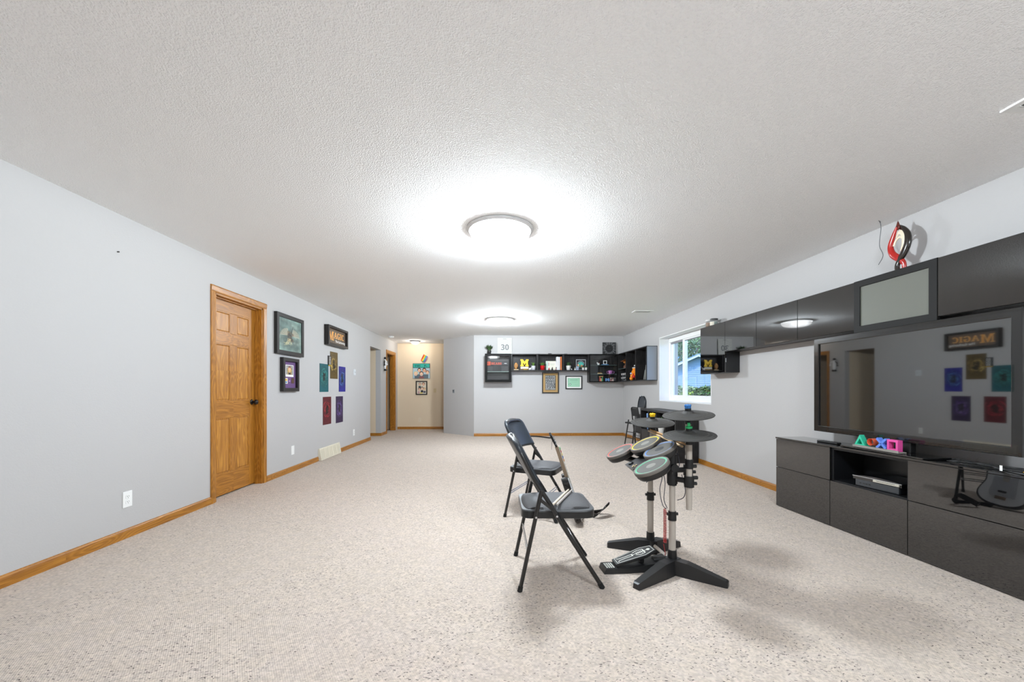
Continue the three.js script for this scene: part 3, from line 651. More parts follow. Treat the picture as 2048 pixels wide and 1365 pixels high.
{ // twisted ceramic sculpture
  const p = onX(1799, 533, 2.96), g = thing('ceramic_sculpture', 'twisted red and black ceramic sculpture on top of the wall cabinets', 'sculpture', [p[0], UY[1], p[2]], RIGHT);
  g.scale.set(0.84, 1.04, 0.9);
  const red = phys(0xb3160c, 0.18, { clearcoat: 0.8 }), blk = phys(0x1d1511, 0.18, { clearcoat: 0.8 }), cream = phys(0xe9dcc2, 0.3, { clearcoat: 0.4 });
  const ribbon = (pts, r, m, name, flat = 0.62) => {
    const c = new THREE.CatmullRomCurve3(pts.map((q) => V(q[0], q[1], q[2] ?? 0))), n = 44, pos = [], idx = [], S = 14;
    for (let i = 0; i <= n; i++) { const t = i / n, q = c.getPoint(t), T = c.getTangent(t), side = V(0, 0, 1), nn = V().crossVectors(side, T).normalize(), rr = r(t); for (let j = 0; j < S; j++) { const a = j / S * 6.2832; const v = q.clone().addScaledVector(nn, Math.cos(a) * rr).addScaledVector(side, Math.sin(a) * rr * flat); pos.push(v.x, v.y, v.z); } }
    for (let i = 0; i < n; i++) for (let j = 0; j < S; j++) { const a = i * S + j, b = i * S + (j + 1) % S, e = a + S, f = b + S; idx.push(a, b, e, b, f, e); }
    const gm = new THREE.BufferGeometry(); gm.setAttribute('position', new THREE.Float32BufferAttribute(pos, 3)); gm.setIndex(idx); gm.computeVertexNormals();
    return part(g, name, fin(gm), m);
  };
  // local x runs towards the camera along the wall, y up
  ribbon([[-0.012, 0.325], [-0.045, 0.27], [-0.075, 0.2], [-0.06, 0.145], [-0.01, 0.1], [0.028, 0.06], [0.03, 0.006]].map(([a, b], i) => [a, b, 0.012 - i * 0.004]), (t) => 0.006 + 0.02 * Math.sin(Math.min(1, t * 1.1 + 0.06) * 2.5), red, 'red_figure', 0.7);
  ribbon([[-0.012, 0.33], [0.03, 0.295], [0.062, 0.245], [0.062, 0.185], [0.03, 0.125], [0.0, 0.09], [-0.02, 0.05], [-0.012, 0.006]].map(([a, b], i) => [a, b, -0.012 + i * 0.002]), (t) => 0.008 + 0.02 * Math.sin(Math.min(1, t * 1.2 + 0.1) * 2.5), blk, 'black_figure', 0.7);
  ribbon([[-0.03, 0.255], [0.0, 0.285], [0.03, 0.262], [0.035, 0.2], [0.012, 0.15]], (t) => 0.006 + 0.012 * Math.sin(t * 3), cream, 'inner_edge', 0.5);
  ribbon([[-0.05, 0.2], [-0.03, 0.235], [0.005, 0.25], [0.03, 0.235]], () => 0.009, cream, 'clasped_hands', 0.8);
  part(g, 'tip', [lathe([[0, 0.05], [0.005, 0.04], [0.014, 0.016], [0.018, 0], [0.01, -0.014], [0, -0.02]].reverse(), 14).scale(1, 1, 0.8).translate(-0.013, 0.322, 0)], phys(0x5a1c10, 0.2, { clearcoat: 0.8 }));
  part(g, 'foot', BL(-0.06, 0.06, 0, 0.008, -0.03, 0.03, 0.002), cream);
}
{ // wire hanging from a hook in the ceiling near the wall
  const a = onX(1760, 447, 2.94), b = onX(1757, 530, 2.94), c = onX(1766, 512, 2.94), d = onX(1759, 492, 2.94), e = onX(1762, 455, 2.94);
  const g = thing('hanging_wire', 'thin grey wire dangling from the ceiling beside the sculpture', 'wire', [a[0], H, a[2]]);
  const L = (p) => [p[0] - a[0], p[1] - H, p[2] - a[2]];
  part(g, 'strand', tube([[0, 0, 0], L(e), L(d), L(c), L(b)], 0.0022, 40, false, 6), mat(0x5b5d60, 0.5));
  part(g, 'hook', tube([[-0.02, -0.001, 0.01], [0, -0.012, 0], [0.018, -0.002, -0.012]], 0.002, 16, false, 6), mat(0x4a4a4a, 0.5));
}

// ---------------------------------------------------------------- low cabinets, television and what stands on them
const BP = [2.708, -3.704], BT = Math.atan2(-0.9989, 0.0471), BW = 0.5845, BH = 0.644, BDEP = 0.27;
const benchPoint = (x, y, z) => { const c = Math.cos(BT), s = Math.sin(BT); return [BP[0] + x * c + z * s, y, BP[1] - x * s + z * c]; };
const lowLabels = ['gloss black low cabinet with two drawers at the window end', 'gloss black low cabinet with an open shelf holding the console', 'gloss black low cabinet with two drawers past the open shelf unit'];
for (let i = 0; i < 3; i++) {
  const g = thing('low_cabinet', lowLabels[i], 'cabinet', benchPoint(i * BW, 0, 0), BT, 'low cabinets under the television');
  const w = i === 2 ? BW + 0.03 : BW, split = 0.375;
  cabinetBox(g, w, BH, BDEP, 0, BLACK_SATIN, 0.017);
  part(g, 'shelf', BL(0.017, w - 0.017, split - 0.01, split + 0.006, 0, -BDEP + 0.01), BLACK_SATIN);
  const front = (y0, y1) => part(g, 'drawer_front', B(w - 0.004, y1 - y0 - 0.004, 0.018, w / 2, (y0 + y1) / 2, 0.01, 0.0015), GLOSS);
  front(0.004, split);
  if (i !== 1) front(split, BH);
}
tag(mesh('bench_top', BL(-0.004, 3 * BW + 0.034, 0, 0.014, 0.022, -BDEP - 0.002, 0.002), GLOSS), 'long glossy black top panel across the three low cabinets', 'top panel');
{ const m = scene.getObjectByName('bench_top'); m.position.set(...benchPoint(0, BH + 0.001, 0)); m.rotation.y = BT; }
const TOPY = BH + 0.015;
{ // game console on the open shelf
  const g = thing('game_console', 'silver and black game console lying on the open shelf', 'console', benchPoint(BW + 0.33, 0.3825, -0.105), BT + 0.08);
  const arch = (w, h, rise) => { const s = new THREE.Shape(); s.moveTo(-w / 2, 0); s.lineTo(w / 2, 0); s.lineTo(w / 2, h); s.quadraticCurveTo(0, h + rise, -w / 2, h); s.closePath(); return s; };
  part(g, 'lower_body', ext(arch(0.29, 0.04, 0.004), 0.21, 0.002).translate(0, 0.004, -0.13), mat(0x4a4d51, 0.3, { metalness: 0.4 }));
  part(g, 'lid', ext(arch(0.325, 0.022, 0.026), 0.2, 0.003).translate(0, 0.05, -0.12), phys(0x15161a, 0.12, { clearcoat: 1 }), 'curved gloss black lid');
  part(g, 'trim', B(0.335, 0.007, 0.012, 0, 0.072, 0.08, 0.002), CHROME);
  part(g, 'disc_door', B(0.17, 0.017, 0.01, 0.07, 0.062, 0.088, 0.003), mat(0xd6d2c4, 0.3, { metalness: 0.4 }));
  part(g, 'disc_slot', B(0.12, 0.0025, 0.002, 0.07, 0.065, 0.0935), BLACK);
  for (let k = 0; k < 4; k++) part(g, 'usb_port', B(0.013, 0.006, 0.002, -0.11 + k * 0.022, 0.024, 0.083), BLACK);
  part(g, 'foot', [-1, 1].flatMap((s) => [cyl([s * 0.12, 0, 0.06], [s * 0.12, 0.005, 0.06], 0.008), cyl([s * 0.12, 0, -0.1], [s * 0.12, 0.005, -0.1], 0.008)]), RUBBER);
}
{ // television
  const a = [2.873, -3.46], b = [2.86, -2.04], w = Math.hypot(b[0] - a[0], b[1] - a[1]), turn = Math.atan2(-(b[1] - a[1]), b[0] - a[0]);
  const y0 = 0.748, h = 0.815, g = thing('television', 'large flat black television on the low cabinets', 'television', [(a[0] + b[0]) / 2, TOPY, (a[1] + b[1]) / 2], turn);
  const cy = y0 - TOPY + h / 2;
  part(g, 'housing', B(w - 0.02, h - 0.02, 0.05, 0, cy, -0.04, 0.006), BLACK);
  part(g, 'bezel', frameGeo(w, h, 0.042, 0.022, 0.004).translate(0, cy, -0.018), phys(0x1a1918, 0.16, { clearcoat: 0.6 }));
  part(g, 'screen', B(w - 0.082, h - 0.082, 0.004, 0, cy, -0.008), phys(0x100f0e, 0.03, { ior: 2.33, clearcoat: 1, clearcoatRoughness: 0.02 }), 'dark switched-off glass screen');
  part(g, 'bezel_trim', B(w - 0.01, 0.012, 0.02, 0, y0 - TOPY + 0.008, -0.004, 0.003), mat(0x4b4540, 0.3, { metalness: 0.5 }));
  for (const yy of [0.62, 0.38, 0.17]) part(g, 'side_slot', B(0.006, 0.11, 0.002, w / 2 - 0.02, y0 - TOPY + h * yy, 0.0048), mat(0x1c0f10, 0.2));
  part(g, 'neck', B(0.22, 0.1, 0.05, 0, 0.06, -0.035, 0.01), BLACK);
  part(g, 'base', [B(0.62, 0.012, 0.2, 0, 0.007, 0.02, 0.004)], phys(0x0c0c0d, 0.05, { clearcoat: 1 }), 'gloss black stand base');
}
{ // four coloured shapes on a little stand
  const c0 = [2.785, TOPY + 0.0135, -2.79], g = thing('shape_ornament', 'four coloured outline shapes on a grey stand in front of the television', 'ornament', c0, Math.atan2(-0.995, -0.03));
  part(g, 'stand', [B(0.36, 0.01, 0.06, 0.01, 0.006, 0, 0.003), B(0.36, 0.012, 0.006, 0.01, 0.014, 0.027, 0.002)], mat(0x8c8882, 0.5));
  const y = 0.013, dep = 0.034, tri = (s, o = 0) => [[-s, 0], [s, 0], [0, 1.74 * s]].map(([p, q]) => [p, q + o]);
  part(g, 'triangle', ext(tri(0.047), dep, 0.001, [[[-0.025, 0.013], [0, 0.056], [0.025, 0.013]]]).translate(-0.122, y, -dep / 2), mat(0x2fbf9a, 0.45), 'green triangle outline');
  const ring = new THREE.Shape(); ring.absarc(0, 0.04, 0.04, 0, 6.2832); const rh = new THREE.Path(); rh.absarc(0, 0.04, 0.026, 0, 6.2832, true); ring.holes.push(rh);
  part(g, 'circle', ext(ring, dep, 0.001, [], 28).translate(-0.034, y, -dep / 2), mat(0xef6a45, 0.45), 'orange ring');
  const bar = (a) => { const q = ext([[-0.048, -0.007], [0.048, -0.007], [0.048, 0.007], [-0.048, 0.007]], dep, 0.001); q.rotateZ(a); return q.translate(0.05, y + 0.04, -dep / 2); };
  part(g, 'cross', [bar(Math.PI / 4), bar(-Math.PI / 4)], mat(0x5f86e0, 0.45), 'blue cross');
  part(g, 'square', ext([[-0.038, 0], [0.038, 0], [0.038, 0.076], [-0.038, 0.076]], dep, 0.001, [[[-0.025, 0.013], [-0.025, 0.063], [0.025, 0.063], [0.025, 0.013]]]).translate(0.135, y, -dep / 2), mat(0xe0509f, 0.45), 'pink square outline');
}
{ // remote control, sensor bar and cables on the bench top
  const r = thing('remote_control', 'slim black remote lying on the low cabinet left of the coloured shapes', 'remote', benchPoint(0.46, TOPY, -0.09), BT + 0.03);
  part(r, 'body', B(0.19, 0.016, 0.045, 0, 0.008, 0, 0.006), BLACK);
  part(r, 'button', [...Array(10)].map((_, i) => B(0.008, 0.003, 0.008, -0.06 + (i % 5) * 0.026, 0.017, i < 5 ? -0.01 : 0.008, 0.001)), mat(0x5a5a5a, 0.5));
  const c = thing('cable_tangle', 'tangle of thin black cables on the low cabinet under the television', 'cable', benchPoint(1.33, TOPY + 0.001, -0.02), BT);
  seed = 61;
  for (let k = 0; k < 5; k++) { const pts = []; for (let i = 0; i < 9; i++) pts.push([0.02 + i * 0.045 + rnd(-0.02, 0.02), 0.004 + 0.004 * k + rnd(0, 0.006), -0.05 + 0.035 * Math.sin(i * 0.9 + k * 1.3) + k * 0.006]); part(c, 'cable', tube(pts, 0.0032, 60, false, 6), k === 2 ? mat(0x3a3a3c, 0.5) : BLACK); }
  part(c, 'plug', [B(0.05, 0.014, 0.014, 0.38, 0.018, -0.02, 0.003), B(0.045, 0.012, 0.012, 0.36, 0.014, 0.008, 0.003)], BLACK);
  part(c, 'connector', [cyl([0.405, 0.018, -0.02], [0.425, 0.018, -0.02], 0.0035), cyl([0.383, 0.014, 0.008], [0.4, 0.014, 0.008], 0.0035)], mat(0xc9a44a, 0.3, { metalness: 0.9 }));
  part(c, 'cable_tag', B(0.012, 0.03, 0.001, 0.3, 0.02, 0.02), WHITE_PL);
}

// ---------------------------------------------------------------- shelf units on the back wall
const DF = 9.22, UW = 0.612, X0 = -0.271, BY = [1.29, 1.95], OY = 1.554, SD = DB - DF - 0.002;
{ // glass-fronted cabinet at the left end
  const g = thing('glass_cabinet', 'black framed glass door cabinet below the white number canvas', 'cabinet', [X0, BY[0], -DF]);
  const h = BY[1] - BY[0];
  cabinetBox(g, UW, h, SD, 0);
  part(g, 'shelf', BL(0.018, UW - 0.018, h * 0.36, h * 0.36 + 0.01, -0.012, -SD + 0.008), phys(0xcfe4dc, 0.08, { transmission: 0.5, thickness: 0 }), 'glass shelf');
  const D = sub(g, 'door'); D.position.set(UW, h / 2, 0.002); D.rotation.y = 0.012;
  part(D, 'door_frame', frameGeo(UW - 0.004, h - 0.004, 0.05, 0.02).translate(-UW / 2, 0, 0), phys(0x0e0d0d, 0.5, { specularIntensity: 0.25 }));
  part(D, 'glass', fin(new THREE.PlaneGeometry(UW - 0.09, h - 0.09).translate(-UW / 2, 0, 0.012)), phys(0xffffff, 0.02, { transmission: 1, thickness: 0, ior: 1.6 }));
}
{
  const g = thing('team_sign', 'long sign with orange letters reading Bears inside the glass cabinet', 'sign', [X0 + UW / 2 - 0.02, BY[0] + 0.445, -DF - 0.19]);
  const t = print(512, 96, (x, w, h) => { x.fillStyle = '#2a2c30'; x.fillRect(0, 0, w, h); x.fillStyle = '#d9502c'; x.fillRect(0, 0, 92, h); x.fillStyle = '#3a1a12'; x.font = 'bold 70px serif'; x.textBaseline = 'middle'; x.fillText('C', 20, 50); x.fillStyle = '#e2593a'; x.font = 'bold 78px serif'; x.fillText('BEARS', 104, 51); x.fillStyle = '#e6e6e6'; x.fillRect(430, 40, 58, 14); });
  part(g, 'board', B(0.5, 0.094, 0.014, 0, 0, 0, 0.002), BLACK);
  sheet(g, 'print', 0.496, 0.09, 0.0078, t);
  part(g, 'stand', B(0.2, 0.145, 0.01, 0, -0.12, 0.0, 0.002), BLACK_IN);
}
const openLabels = ['open black wall shelf holding the yellow letter', 'open black wall shelf holding the white books', 'open black wall shelf holding the two small white pots'];
for (let i = 0; i < 3; i++) {
  const g = thing('open_shelf', openLabels[i], 'shelf', [X0 + UW * (i + 1), OY, -DF], 0, 'open shelves along the back wall');
  cabinetBox(g, UW - 0.001, BY[1] - OY, SD, 0, BLACK_OAK, 0.02);
}
const CX = X0 + UW * 4, CW = 2.853 - CX;
{ // corner cabinet with glass door
  const g = thing('glass_cabinet', 'glass door corner cabinet below the dark square picture', 'cabinet', [CX, BY[0], -DF]);
  const h = BY[1] - BY[0], w = CW - 0.001;
  cabinetBox(g, w, h, SD, 0, BLACK_OAK);
  for (const f of [0.28, 0.6]) part(g, 'shelf', BL(0.018, w - 0.018, h * f, h * f + 0.008, -0.012, -SD + 0.008), phys(0xa9c4c0, 0.06, { transmission: 0.7, thickness: 0 }), 'glass shelf');
  const D = sub(g, 'door'); D.position.set(CW / 2, h / 2, 0.002);
  part(D, 'door_frame', frameGeo(CW - 0.004, h - 0.004, 0.016, 0.018).translate(0, 0, 0), phys(0x0e0d0d, 0.5, { specularIntensity: 0.25 }));
  part(D, 'glass', fin(new THREE.PlaneGeometry(CW - 0.03, h - 0.03).translate(0, 0, 0.01)), phys(0xffffff, 0.02, { transmission: 1, thickness: 0, ior: 1.6 }));
}
const SX = 2.853;
const sideLabels = ['open black wall shelf in the corner with the stacked steins', 'open black wall shelf holding the orange toy', 'open black wall shelf next to the window with leaning papers'];
for (let i = 0; i < 3; i++) {       // along the right wall towards the window
  const d0 = DF - 0.6 * i, w = 0.598, h = BY[1] - BY[0];
  const g = thing('side_shelf', sideLabels[i], 'shelf', [SX, BY[0], -d0], RIGHT, 'tall open shelves between corner and window');
  cabinetBox(g, w, h, XR - SX - 0.002, 0, BLACK_OAK, 0.018);
  if (i === 0) part(g, 'shelf', BL(0.018, w - 0.018, h * 0.45, h * 0.45 + 0.008, -0.01, -(XR - SX) + 0.01), phys(0xa9c4c0, 0.06, { transmission: 0.7, thickness: 0 }), 'glass shelf');
  if (i === 2) { const s = part(g, 'end_cover', B(0.002, h - 0.02, XR - SX - 0.022, w + 0.001, h / 2, -(XR - SX) / 2, 0), mat(0x8d9196, 0.5), 'pale grey end panel'); }
}
// ---------------------------------------------------------------- plants
function foliage(parent, n, r, h, spread, color, wide, seedNo) {
  seed = seedNo;
  const list = [];
  for (let i = 0; i < n; i++) {
    const a = rnd(0, 6.283), lean = Math.pow(rnd(), 0.6) * spread, len = h * rnd(0.6, 1), c = Math.cos(a), s = Math.sin(a), b = rnd(0, r);
    list.push(slab((u, v) => { const w = wide * Math.sin(Math.PI * (0.12 + 0.85 * v)) * (u - 0.5), q = lean * len * v * v; return [c * (b + q) - s * w, len * v * (1 - 0.35 * lean * v), s * (b + q) + c * w]; }, 1, 4, 0.0015));
  }
  return part(parent, 'foliage', list, LEAF(color));
}
function pottedPlant(name, label, pos, potR, potH, potMat, leafH, spread, leafColor, o = {}) {
  const g = thing(name, label, 'plant', pos, 0, o.group);
  part(g, 'pot', lathe([[0, 0], [potR * 0.76, 0], [potR, potH], [potR * 0.93, potH], [potR * 0.9, potH - 0.012], [0, potH - 0.012]], 28), potMat);
  const f = foliage(g, o.n ?? 70, potR * 0.6, leafH, spread, leafColor, o.wide ?? 0.014, o.seed ?? 5); f.position.y = potH - 0.014;
  return g;
}
const shelfAt = (px, D, y) => onD(px, 740, D)[0] !== undefined ? [onD(px, 740, D)[0], y, -D] : null;
const OB = OY + 0.0215, TOP = BY[1] + 0.0005, WHITE_POT = mat(0xe9e7e2, 0.35);
pottedPlant('potted_plant', 'bushy grass plant in a dark pot on top of the glass cabinet', shelfAt(978.5, 9.33, TOP), 0.05, 0.085, mat(0x2b2a2a, 0.5), 0.17, 0.75, 0x3f5c2c, { n: 130, seed: 3 });
pottedPlant('potted_plant', 'spiky plant in a glossy white pot beside the yellow letter', shelfAt(1067, 9.34, OB), 0.055, 0.1, mat(0xd9d9e0, 0.3), 0.12, 0.3, 0x6f9a3a, { n: 26, wide: 0.016, seed: 14 });
pottedPlant('potted_plant', 'round leafy plant in a red pot beside the white books', shelfAt(1085, 9.315, OB), 0.058, 0.105, phys(0xc4161c, 0.2), 0.1, 0.65, 0x5d8a3c, { n: 110, wide: 0.026, seed: 15 });
pottedPlant('potted_plant', 'dark leafy plant in a large white pot on the open shelf', shelfAt(1137, 9.315, OB), 0.06, 0.105, WHITE_POT, 0.12, 0.5, 0x35562a, { n: 80, wide: 0.022, seed: 16 });
pottedPlant('potted_plant', 'small plant in a tiny white pot in front of the square game picture', shelfAt(1166.3, 9.275, OB), 0.028, 0.058, WHITE_POT, 0.07, 0.4, 0x3e5c30, { n: 26, wide: 0.016, seed: 17, group: 'tiny white pots' });
pottedPlant('potted_plant', 'small plant in a tiny white pot at the shelf end', shelfAt(1172.3, 9.275, OB), 0.028, 0.058, WHITE_POT, 0.06, 0.3, 0x3e5c30, { n: 22, wide: 0.016, seed: 18, group: 'tiny white pots' });

// ---------------------------------------------------------------- canvas, letter, books and ornaments on the shelves
{
  const r = rectD(995, 1024, 674.5, 707.8, 9.36), g = thing('number_canvas', 'white canvas with grey number 30 amid small signatures', 'canvas', [r.x, TOP, -9.4]);
  g.rotation.x = -0.05;
  const t = print(320, 368, (x, w, h) => {
    x.fillStyle = '#cbcac4'; x.fillRect(0, 0, w, h); seed = 30;
    x.fillStyle = '#76787a'; x.font = 'bold 170px sans-serif'; x.textBaseline = 'middle'; x.textAlign = 'center'; x.fillText('30', w / 2 + 4, h * 0.57);
    for (let j = 0; j < 11; j++) for (let i = 0; i < 13; i++) { const cx = 18 + i * 23.5 + rnd(-5, 5), cy = 40 + j * 30 + rnd(-5, 5); if (j > 3 && j < 8 && i > 1 && i < 11) continue; stroke(x, '#55585c', 2, [[cx - 6, cy + rnd(-3, 3)], [cx - 2, cy - 4], [cx + 2, cy + 3], [cx + 7, cy - rnd(0, 4)]]); }
    x.fillStyle = '#707478'; x.fillRect(w * 0.38, 16, w * 0.24, 7);
  });
  part(g, 'canvas', B(r.w, r.h, 0.02, 0, r.h / 2 + 0.001, 0), mat(0xc6c5bf, 0.8));
  sheet(g, 'print', r.w - 0.002, r.h - 0.002, 0.0106, t, 0, r.h / 2 + 0.001, 0.7);
}
{ // square picture in dark greys: a plain stand-in with radiating strokes
  const r = rectD(1206, 1232.5, 683, 708, 9.37), g = thing('square_picture', 'dark square picture with pale radiating strokes standing on the corner cabinet', 'picture', [r.x, TOP, -9.4]);
  g.rotation.x = -0.04;
  const t = print(256, 240, (x, w, h) => { x.fillStyle = '#2b2c2d'; x.fillRect(0, 0, w, h); seed = 66; for (let i = 0; i < 46; i++) { const a = i / 46 * 6.283, r0 = rnd(72, 90), r1 = r0 + rnd(14, 60); stroke(x, i % 3 ? 'rgba(205,205,205,.8)' : 'rgba(120,122,124,.8)', 4, [[w / 2 + r0 * Math.cos(a), h / 2 + r0 * Math.sin(a)], [w / 2 + r1 * Math.cos(a), h / 2 + r1 * Math.sin(a)]]); } x.fillStyle = '#131415'; x.beginPath(); x.arc(w / 2, h / 2, 66, 0, 7); x.fill(); for (let i = 0; i < 8; i++) blob(x, w / 2 + rnd(-34, 34), h / 2 + rnd(-34, 34), rnd(14, 30), 'rgba(110,112,114,.35)', 'rgba(0,0,0,0)'); });
  part(g, 'canvas', B(r.w, r.h, 0.02, 0, r.h / 2 + 0.001, 0), mat(0x2b2b2c, 0.7));
  sheet(g, 'print', r.w, r.h, 0.0106, t, 0, r.h / 2 + 0.001);
}
{ // block letter
  const p = shelfAt(1049, 9.33, OB), g = thing('letter_ornament', 'yellow block letter M standing on its small nameplate', 'ornament', p);
  const w = 0.19, h = 0.165, s = [[0, 0], [0.075, 0], [0.075, 0.036], [0.058, 0.036], [0.058, 0.09], [0.095, 0.036], [0.132, 0.09], [0.132, 0.036], [0.115, 0.036], [0.115, 0], [0.19, 0], [0.19, 0.036], [0.176, 0.036], [0.176, 0.129], [0.19, 0.129], [0.19, 0.165], [0.135, 0.165], [0.095, 0.107], [0.055, 0.165], [0, 0.165], [0, 0.129], [0.014, 0.129], [0.014, 0.036], [0, 0.036]];
  part(g, 'letter', ext(s, 0.03, 0.0015).translate(-w / 2, 0.088, -0.015), mat(0xf2c500, 0.4));
  part(g, 'base', B(0.2, 0.03, 0.07, 0, 0.015, 0, 0.003), mat(0x6f4a22, 0.5));
  part(g, 'nameplate', [B(0.19, 0.046, 0.02, 0, 0.053, 0.005, 0.002), ...[...Array(8)].map((_, i) => B(0.014, 0.03, 0.006, -0.078 + i * 0.022, 0.066, 0.014, 0.001))], mat(0xe2dcc4, 0.5));
  part(g, 'keel', B(0.09, 0.009, 0.01, 0.02, 0.012, 0.037, 0.002), mat(0xd9b400, 0.5));
}
{
  const p = shelfAt(1032, 9.33, OB), g = thing('wooden_football', 'carved wooden football standing upright on a base', 'ornament', p), W = mat(0xc9935a, 0.5);
  part(g, 'ball', lathe([[0, 0.02], [0.02, 0.03], [0.038, 0.06], [0.046, 0.095], [0.04, 0.135], [0.02, 0.168], [0, 0.18]], 24), W);
  part(g, 'base', B(0.11, 0.02, 0.06, 0.005, 0.01, 0, 0.004), mat(0xe2c79a, 0.5));
  part(g, 'inlay', [B(0.012, 0.03, 0.004, 0, 0.085, 0.046, 0.001), B(0.03, 0.01, 0.004, 0, 0.118, 0.043, 0.001)], mat(0x4a2a18, 0.6));
}
{
  const p = shelfAt(1061, 9.285, OB), g = thing('dog_figurine', 'small white figurine in front of the glossy white pot', 'figurine', p);
  part(g, 'body', [ball(0.024, -0.01, 0.028, 0, 12).scale(1.2, 1, 1), cyl([-0.03, 0, 0.01], [-0.03, 0.03, 0.01], 0.008), cyl([0.012, 0, 0.01], [0.012, 0.03, 0.01], 0.008), ball(0.017, 0.022, 0.05, 0.004, 12)], mat(0xe6e6ea, 0.4));
  part(g, 'ear', [ball(0.007, 0.016, 0.065, 0.004, 8), ball(0.007, 0.03, 0.064, 0.004, 8)], BLACK);
}
{
  const r = rectD(1092, 1114, 721, 739.5, 9.38), g = thing('photo_card', 'cream printed card with faint lettering leaning behind the red pot', 'card', [r.x, OB, -9.4]);
  g.rotation.x = -0.06;
  part(g, 'card', B(r.w, r.h, 0.006, 0, r.h / 2, 0), mat(0xe4e0cf, 0.7));
  sheet(g, 'print', r.w, r.h, 0.0034, print(192, 160, (x, w, h) => { x.fillStyle = '#e4e0cf'; x.fillRect(0, 0, w, h); x.fillStyle = '#b7cfc6'; x.fillRect(6, 10, 30, h - 20); x.fillStyle = '#c9a9a8'; x.fillRect(40, 24, 20, 60); x.fillStyle = '#9aa39a'; x.fillRect(72, 50, 90, 5); x.fillRect(84, 68, 66, 4); }), 0, r.h / 2);
}
for (let i = 0; i < 3; i++) { // little kneeling figures before the card
  const p = shelfAt([1098, 1104.5, 1112][i], 9.285, OB), g = thing('small_figurine', ['small red and white figurine before the cream card', 'small black figurine before the cream card', 'small pink and black figurine beside the white books'][i], 'figurine', p);
  const c = [0xb64040, 0x2a2626, 0xb98a8a][i];
  part(g, 'body', lathe([[0, 0], [0.022, 0], [0.02, 0.02], [0.012, 0.042], [0, 0.046]], 14), mat(c, 0.5));
  part(g, 'head', ball(0.013, 0.004, 0.056, 0.004, 12), mat([0xd8c8b8, 0x1c1a1a, 0x2a2424][i], 0.5));
  part(g, 'base', cyl([0, 0, 0], [0, 0.004, 0], 0.026), mat(0x3a342c, 0.6));
}
const book = (label, px0, px1, top, color, o = {}) => {
  const r = rectD(px0, px1, top, 739.6, 9.265), g = thing('book', label, 'book', [r.x, OB, -9.34]);
  part(g, 'cover', [B(0.004, r.h, 0.15, -r.w / 2 + 0.002, r.h / 2, 0), B(0.004, r.h, 0.15, r.w / 2 - 0.002, r.h / 2, 0), B(r.w, r.h, 0.005, 0, r.h / 2, 0.0755, 0.002)], mat(color, 0.6));
  part(g, 'pages', B(r.w - 0.009, r.h - 0.008, 0.144, 0, r.h / 2, -0.001), mat(0xe9e4d6, 0.9));
  if (o.band) part(g, 'spine_band', B(r.w * 0.7, 0.02, 0.002, 0, r.h * 0.12, 0.0785), mat(o.band, 0.6));
};
book('white hardback book standing left of another white one', 1113.6, 1116.2, 713, 0xeef0f4);
book('white hardback book standing between white and orange books', 1116.8, 1119.8, 713.4, 0xe9edf3);
book('orange hardback book at the end of the shelf', 1121, 1123.4, 713, 0xd9783c, { band: 0xc9a98a });
{ // square game picture, drawn as plain coloured shapes
  const r = rectD(1151.6, 1173.2, 716, 738.8, 9.36), g = thing('square_picture', 'black square picture with a teal round shape behind the tiny pots', 'picture', [r.x, OB + 0.001, -9.395]);
  g.rotation.x = -0.05;
  const t = print(224, 208, (x, w, h) => { x.fillStyle = '#2b2d31'; x.fillRect(0, 0, w, h); x.strokeStyle = '#dfe3e6'; x.lineWidth = 7; x.strokeRect(14, 14, w - 28, h - 28); x.fillStyle = '#4fb8ac'; x.beginPath(); x.arc(w / 2, h * 0.55, 62, Math.PI, 0); x.fill(); x.fillStyle = '#4f8d66'; x.fillRect(58, h * 0.55, 60, 36); x.fillStyle = '#e6b08c'; x.beginPath(); x.arc(54, h * 0.55, 20, 0, 7); x.arc(130, h * 0.62, 22, 0, 7); x.fill(); x.fillStyle = '#8a4a2c'; x.fillRect(104, h * 0.6, 50, 18); x.strokeStyle = '#cdd3d6'; x.lineWidth = 6; x.beginPath(); x.arc(w / 2, h * 0.55, 76, 3.5, 5.9); x.stroke(); });
  part(g, 'board', B(r.w, r.h, 0.014, 0, r.h / 2, 0), BLACK);
  sheet(g, 'print', r.w - 0.004, r.h - 0.004, 0.0076, t, 0, r.h / 2);
}
{
  const a = thing('card_box', 'small grey-blue playing card box leaning by the square game picture', 'card box', shelfAt(1155, 9.29, OB), 0.2);
  part(a, 'box', B(0.055, 0.085, 0.02, 0, 0.0425, 0, 0.002), mat(0xa9b8d4, 0.6)); part(a, 'mark', ext([[0, 0.02], [0.012, 0], [-0.012, 0]], 0.001).translate(0, 0.04, 0.0102), BLACK);
  const b = thing('small_figurine', 'tiny white triangular figurine next to the grey-blue card box', 'figurine', shelfAt(1150, 9.28, OB));
  part(b, 'body', ext([[-0.022, 0], [0.022, 0], [0, 0.05]], 0.012, 0.002, [[[-0.01, 0.008], [0, 0.03], [0.01, 0.008]]]), WHITE_PL); part(b, 'head', ball(0.009, 0, 0.06, 0.006, 10), mat(0xc9b7a4, 0.5));
  const c = thing('small_figurine', 'tiny white bird figurine near the large white pot', 'figurine', shelfAt(1143.5, 9.28, OB));
  part(c, 'body', ball(0.012, 0, 0.016, 0, 12).scale(1, 1, 0.8), WHITE_PL); part(c, 'head', ball(0.007, -0.01, 0.03, 0, 10), WHITE_PL); part(c, 'foot', cyl([0, 0, 0], [0, 0.006, 0], 0.006), mat(0x333333, 0.5));
}
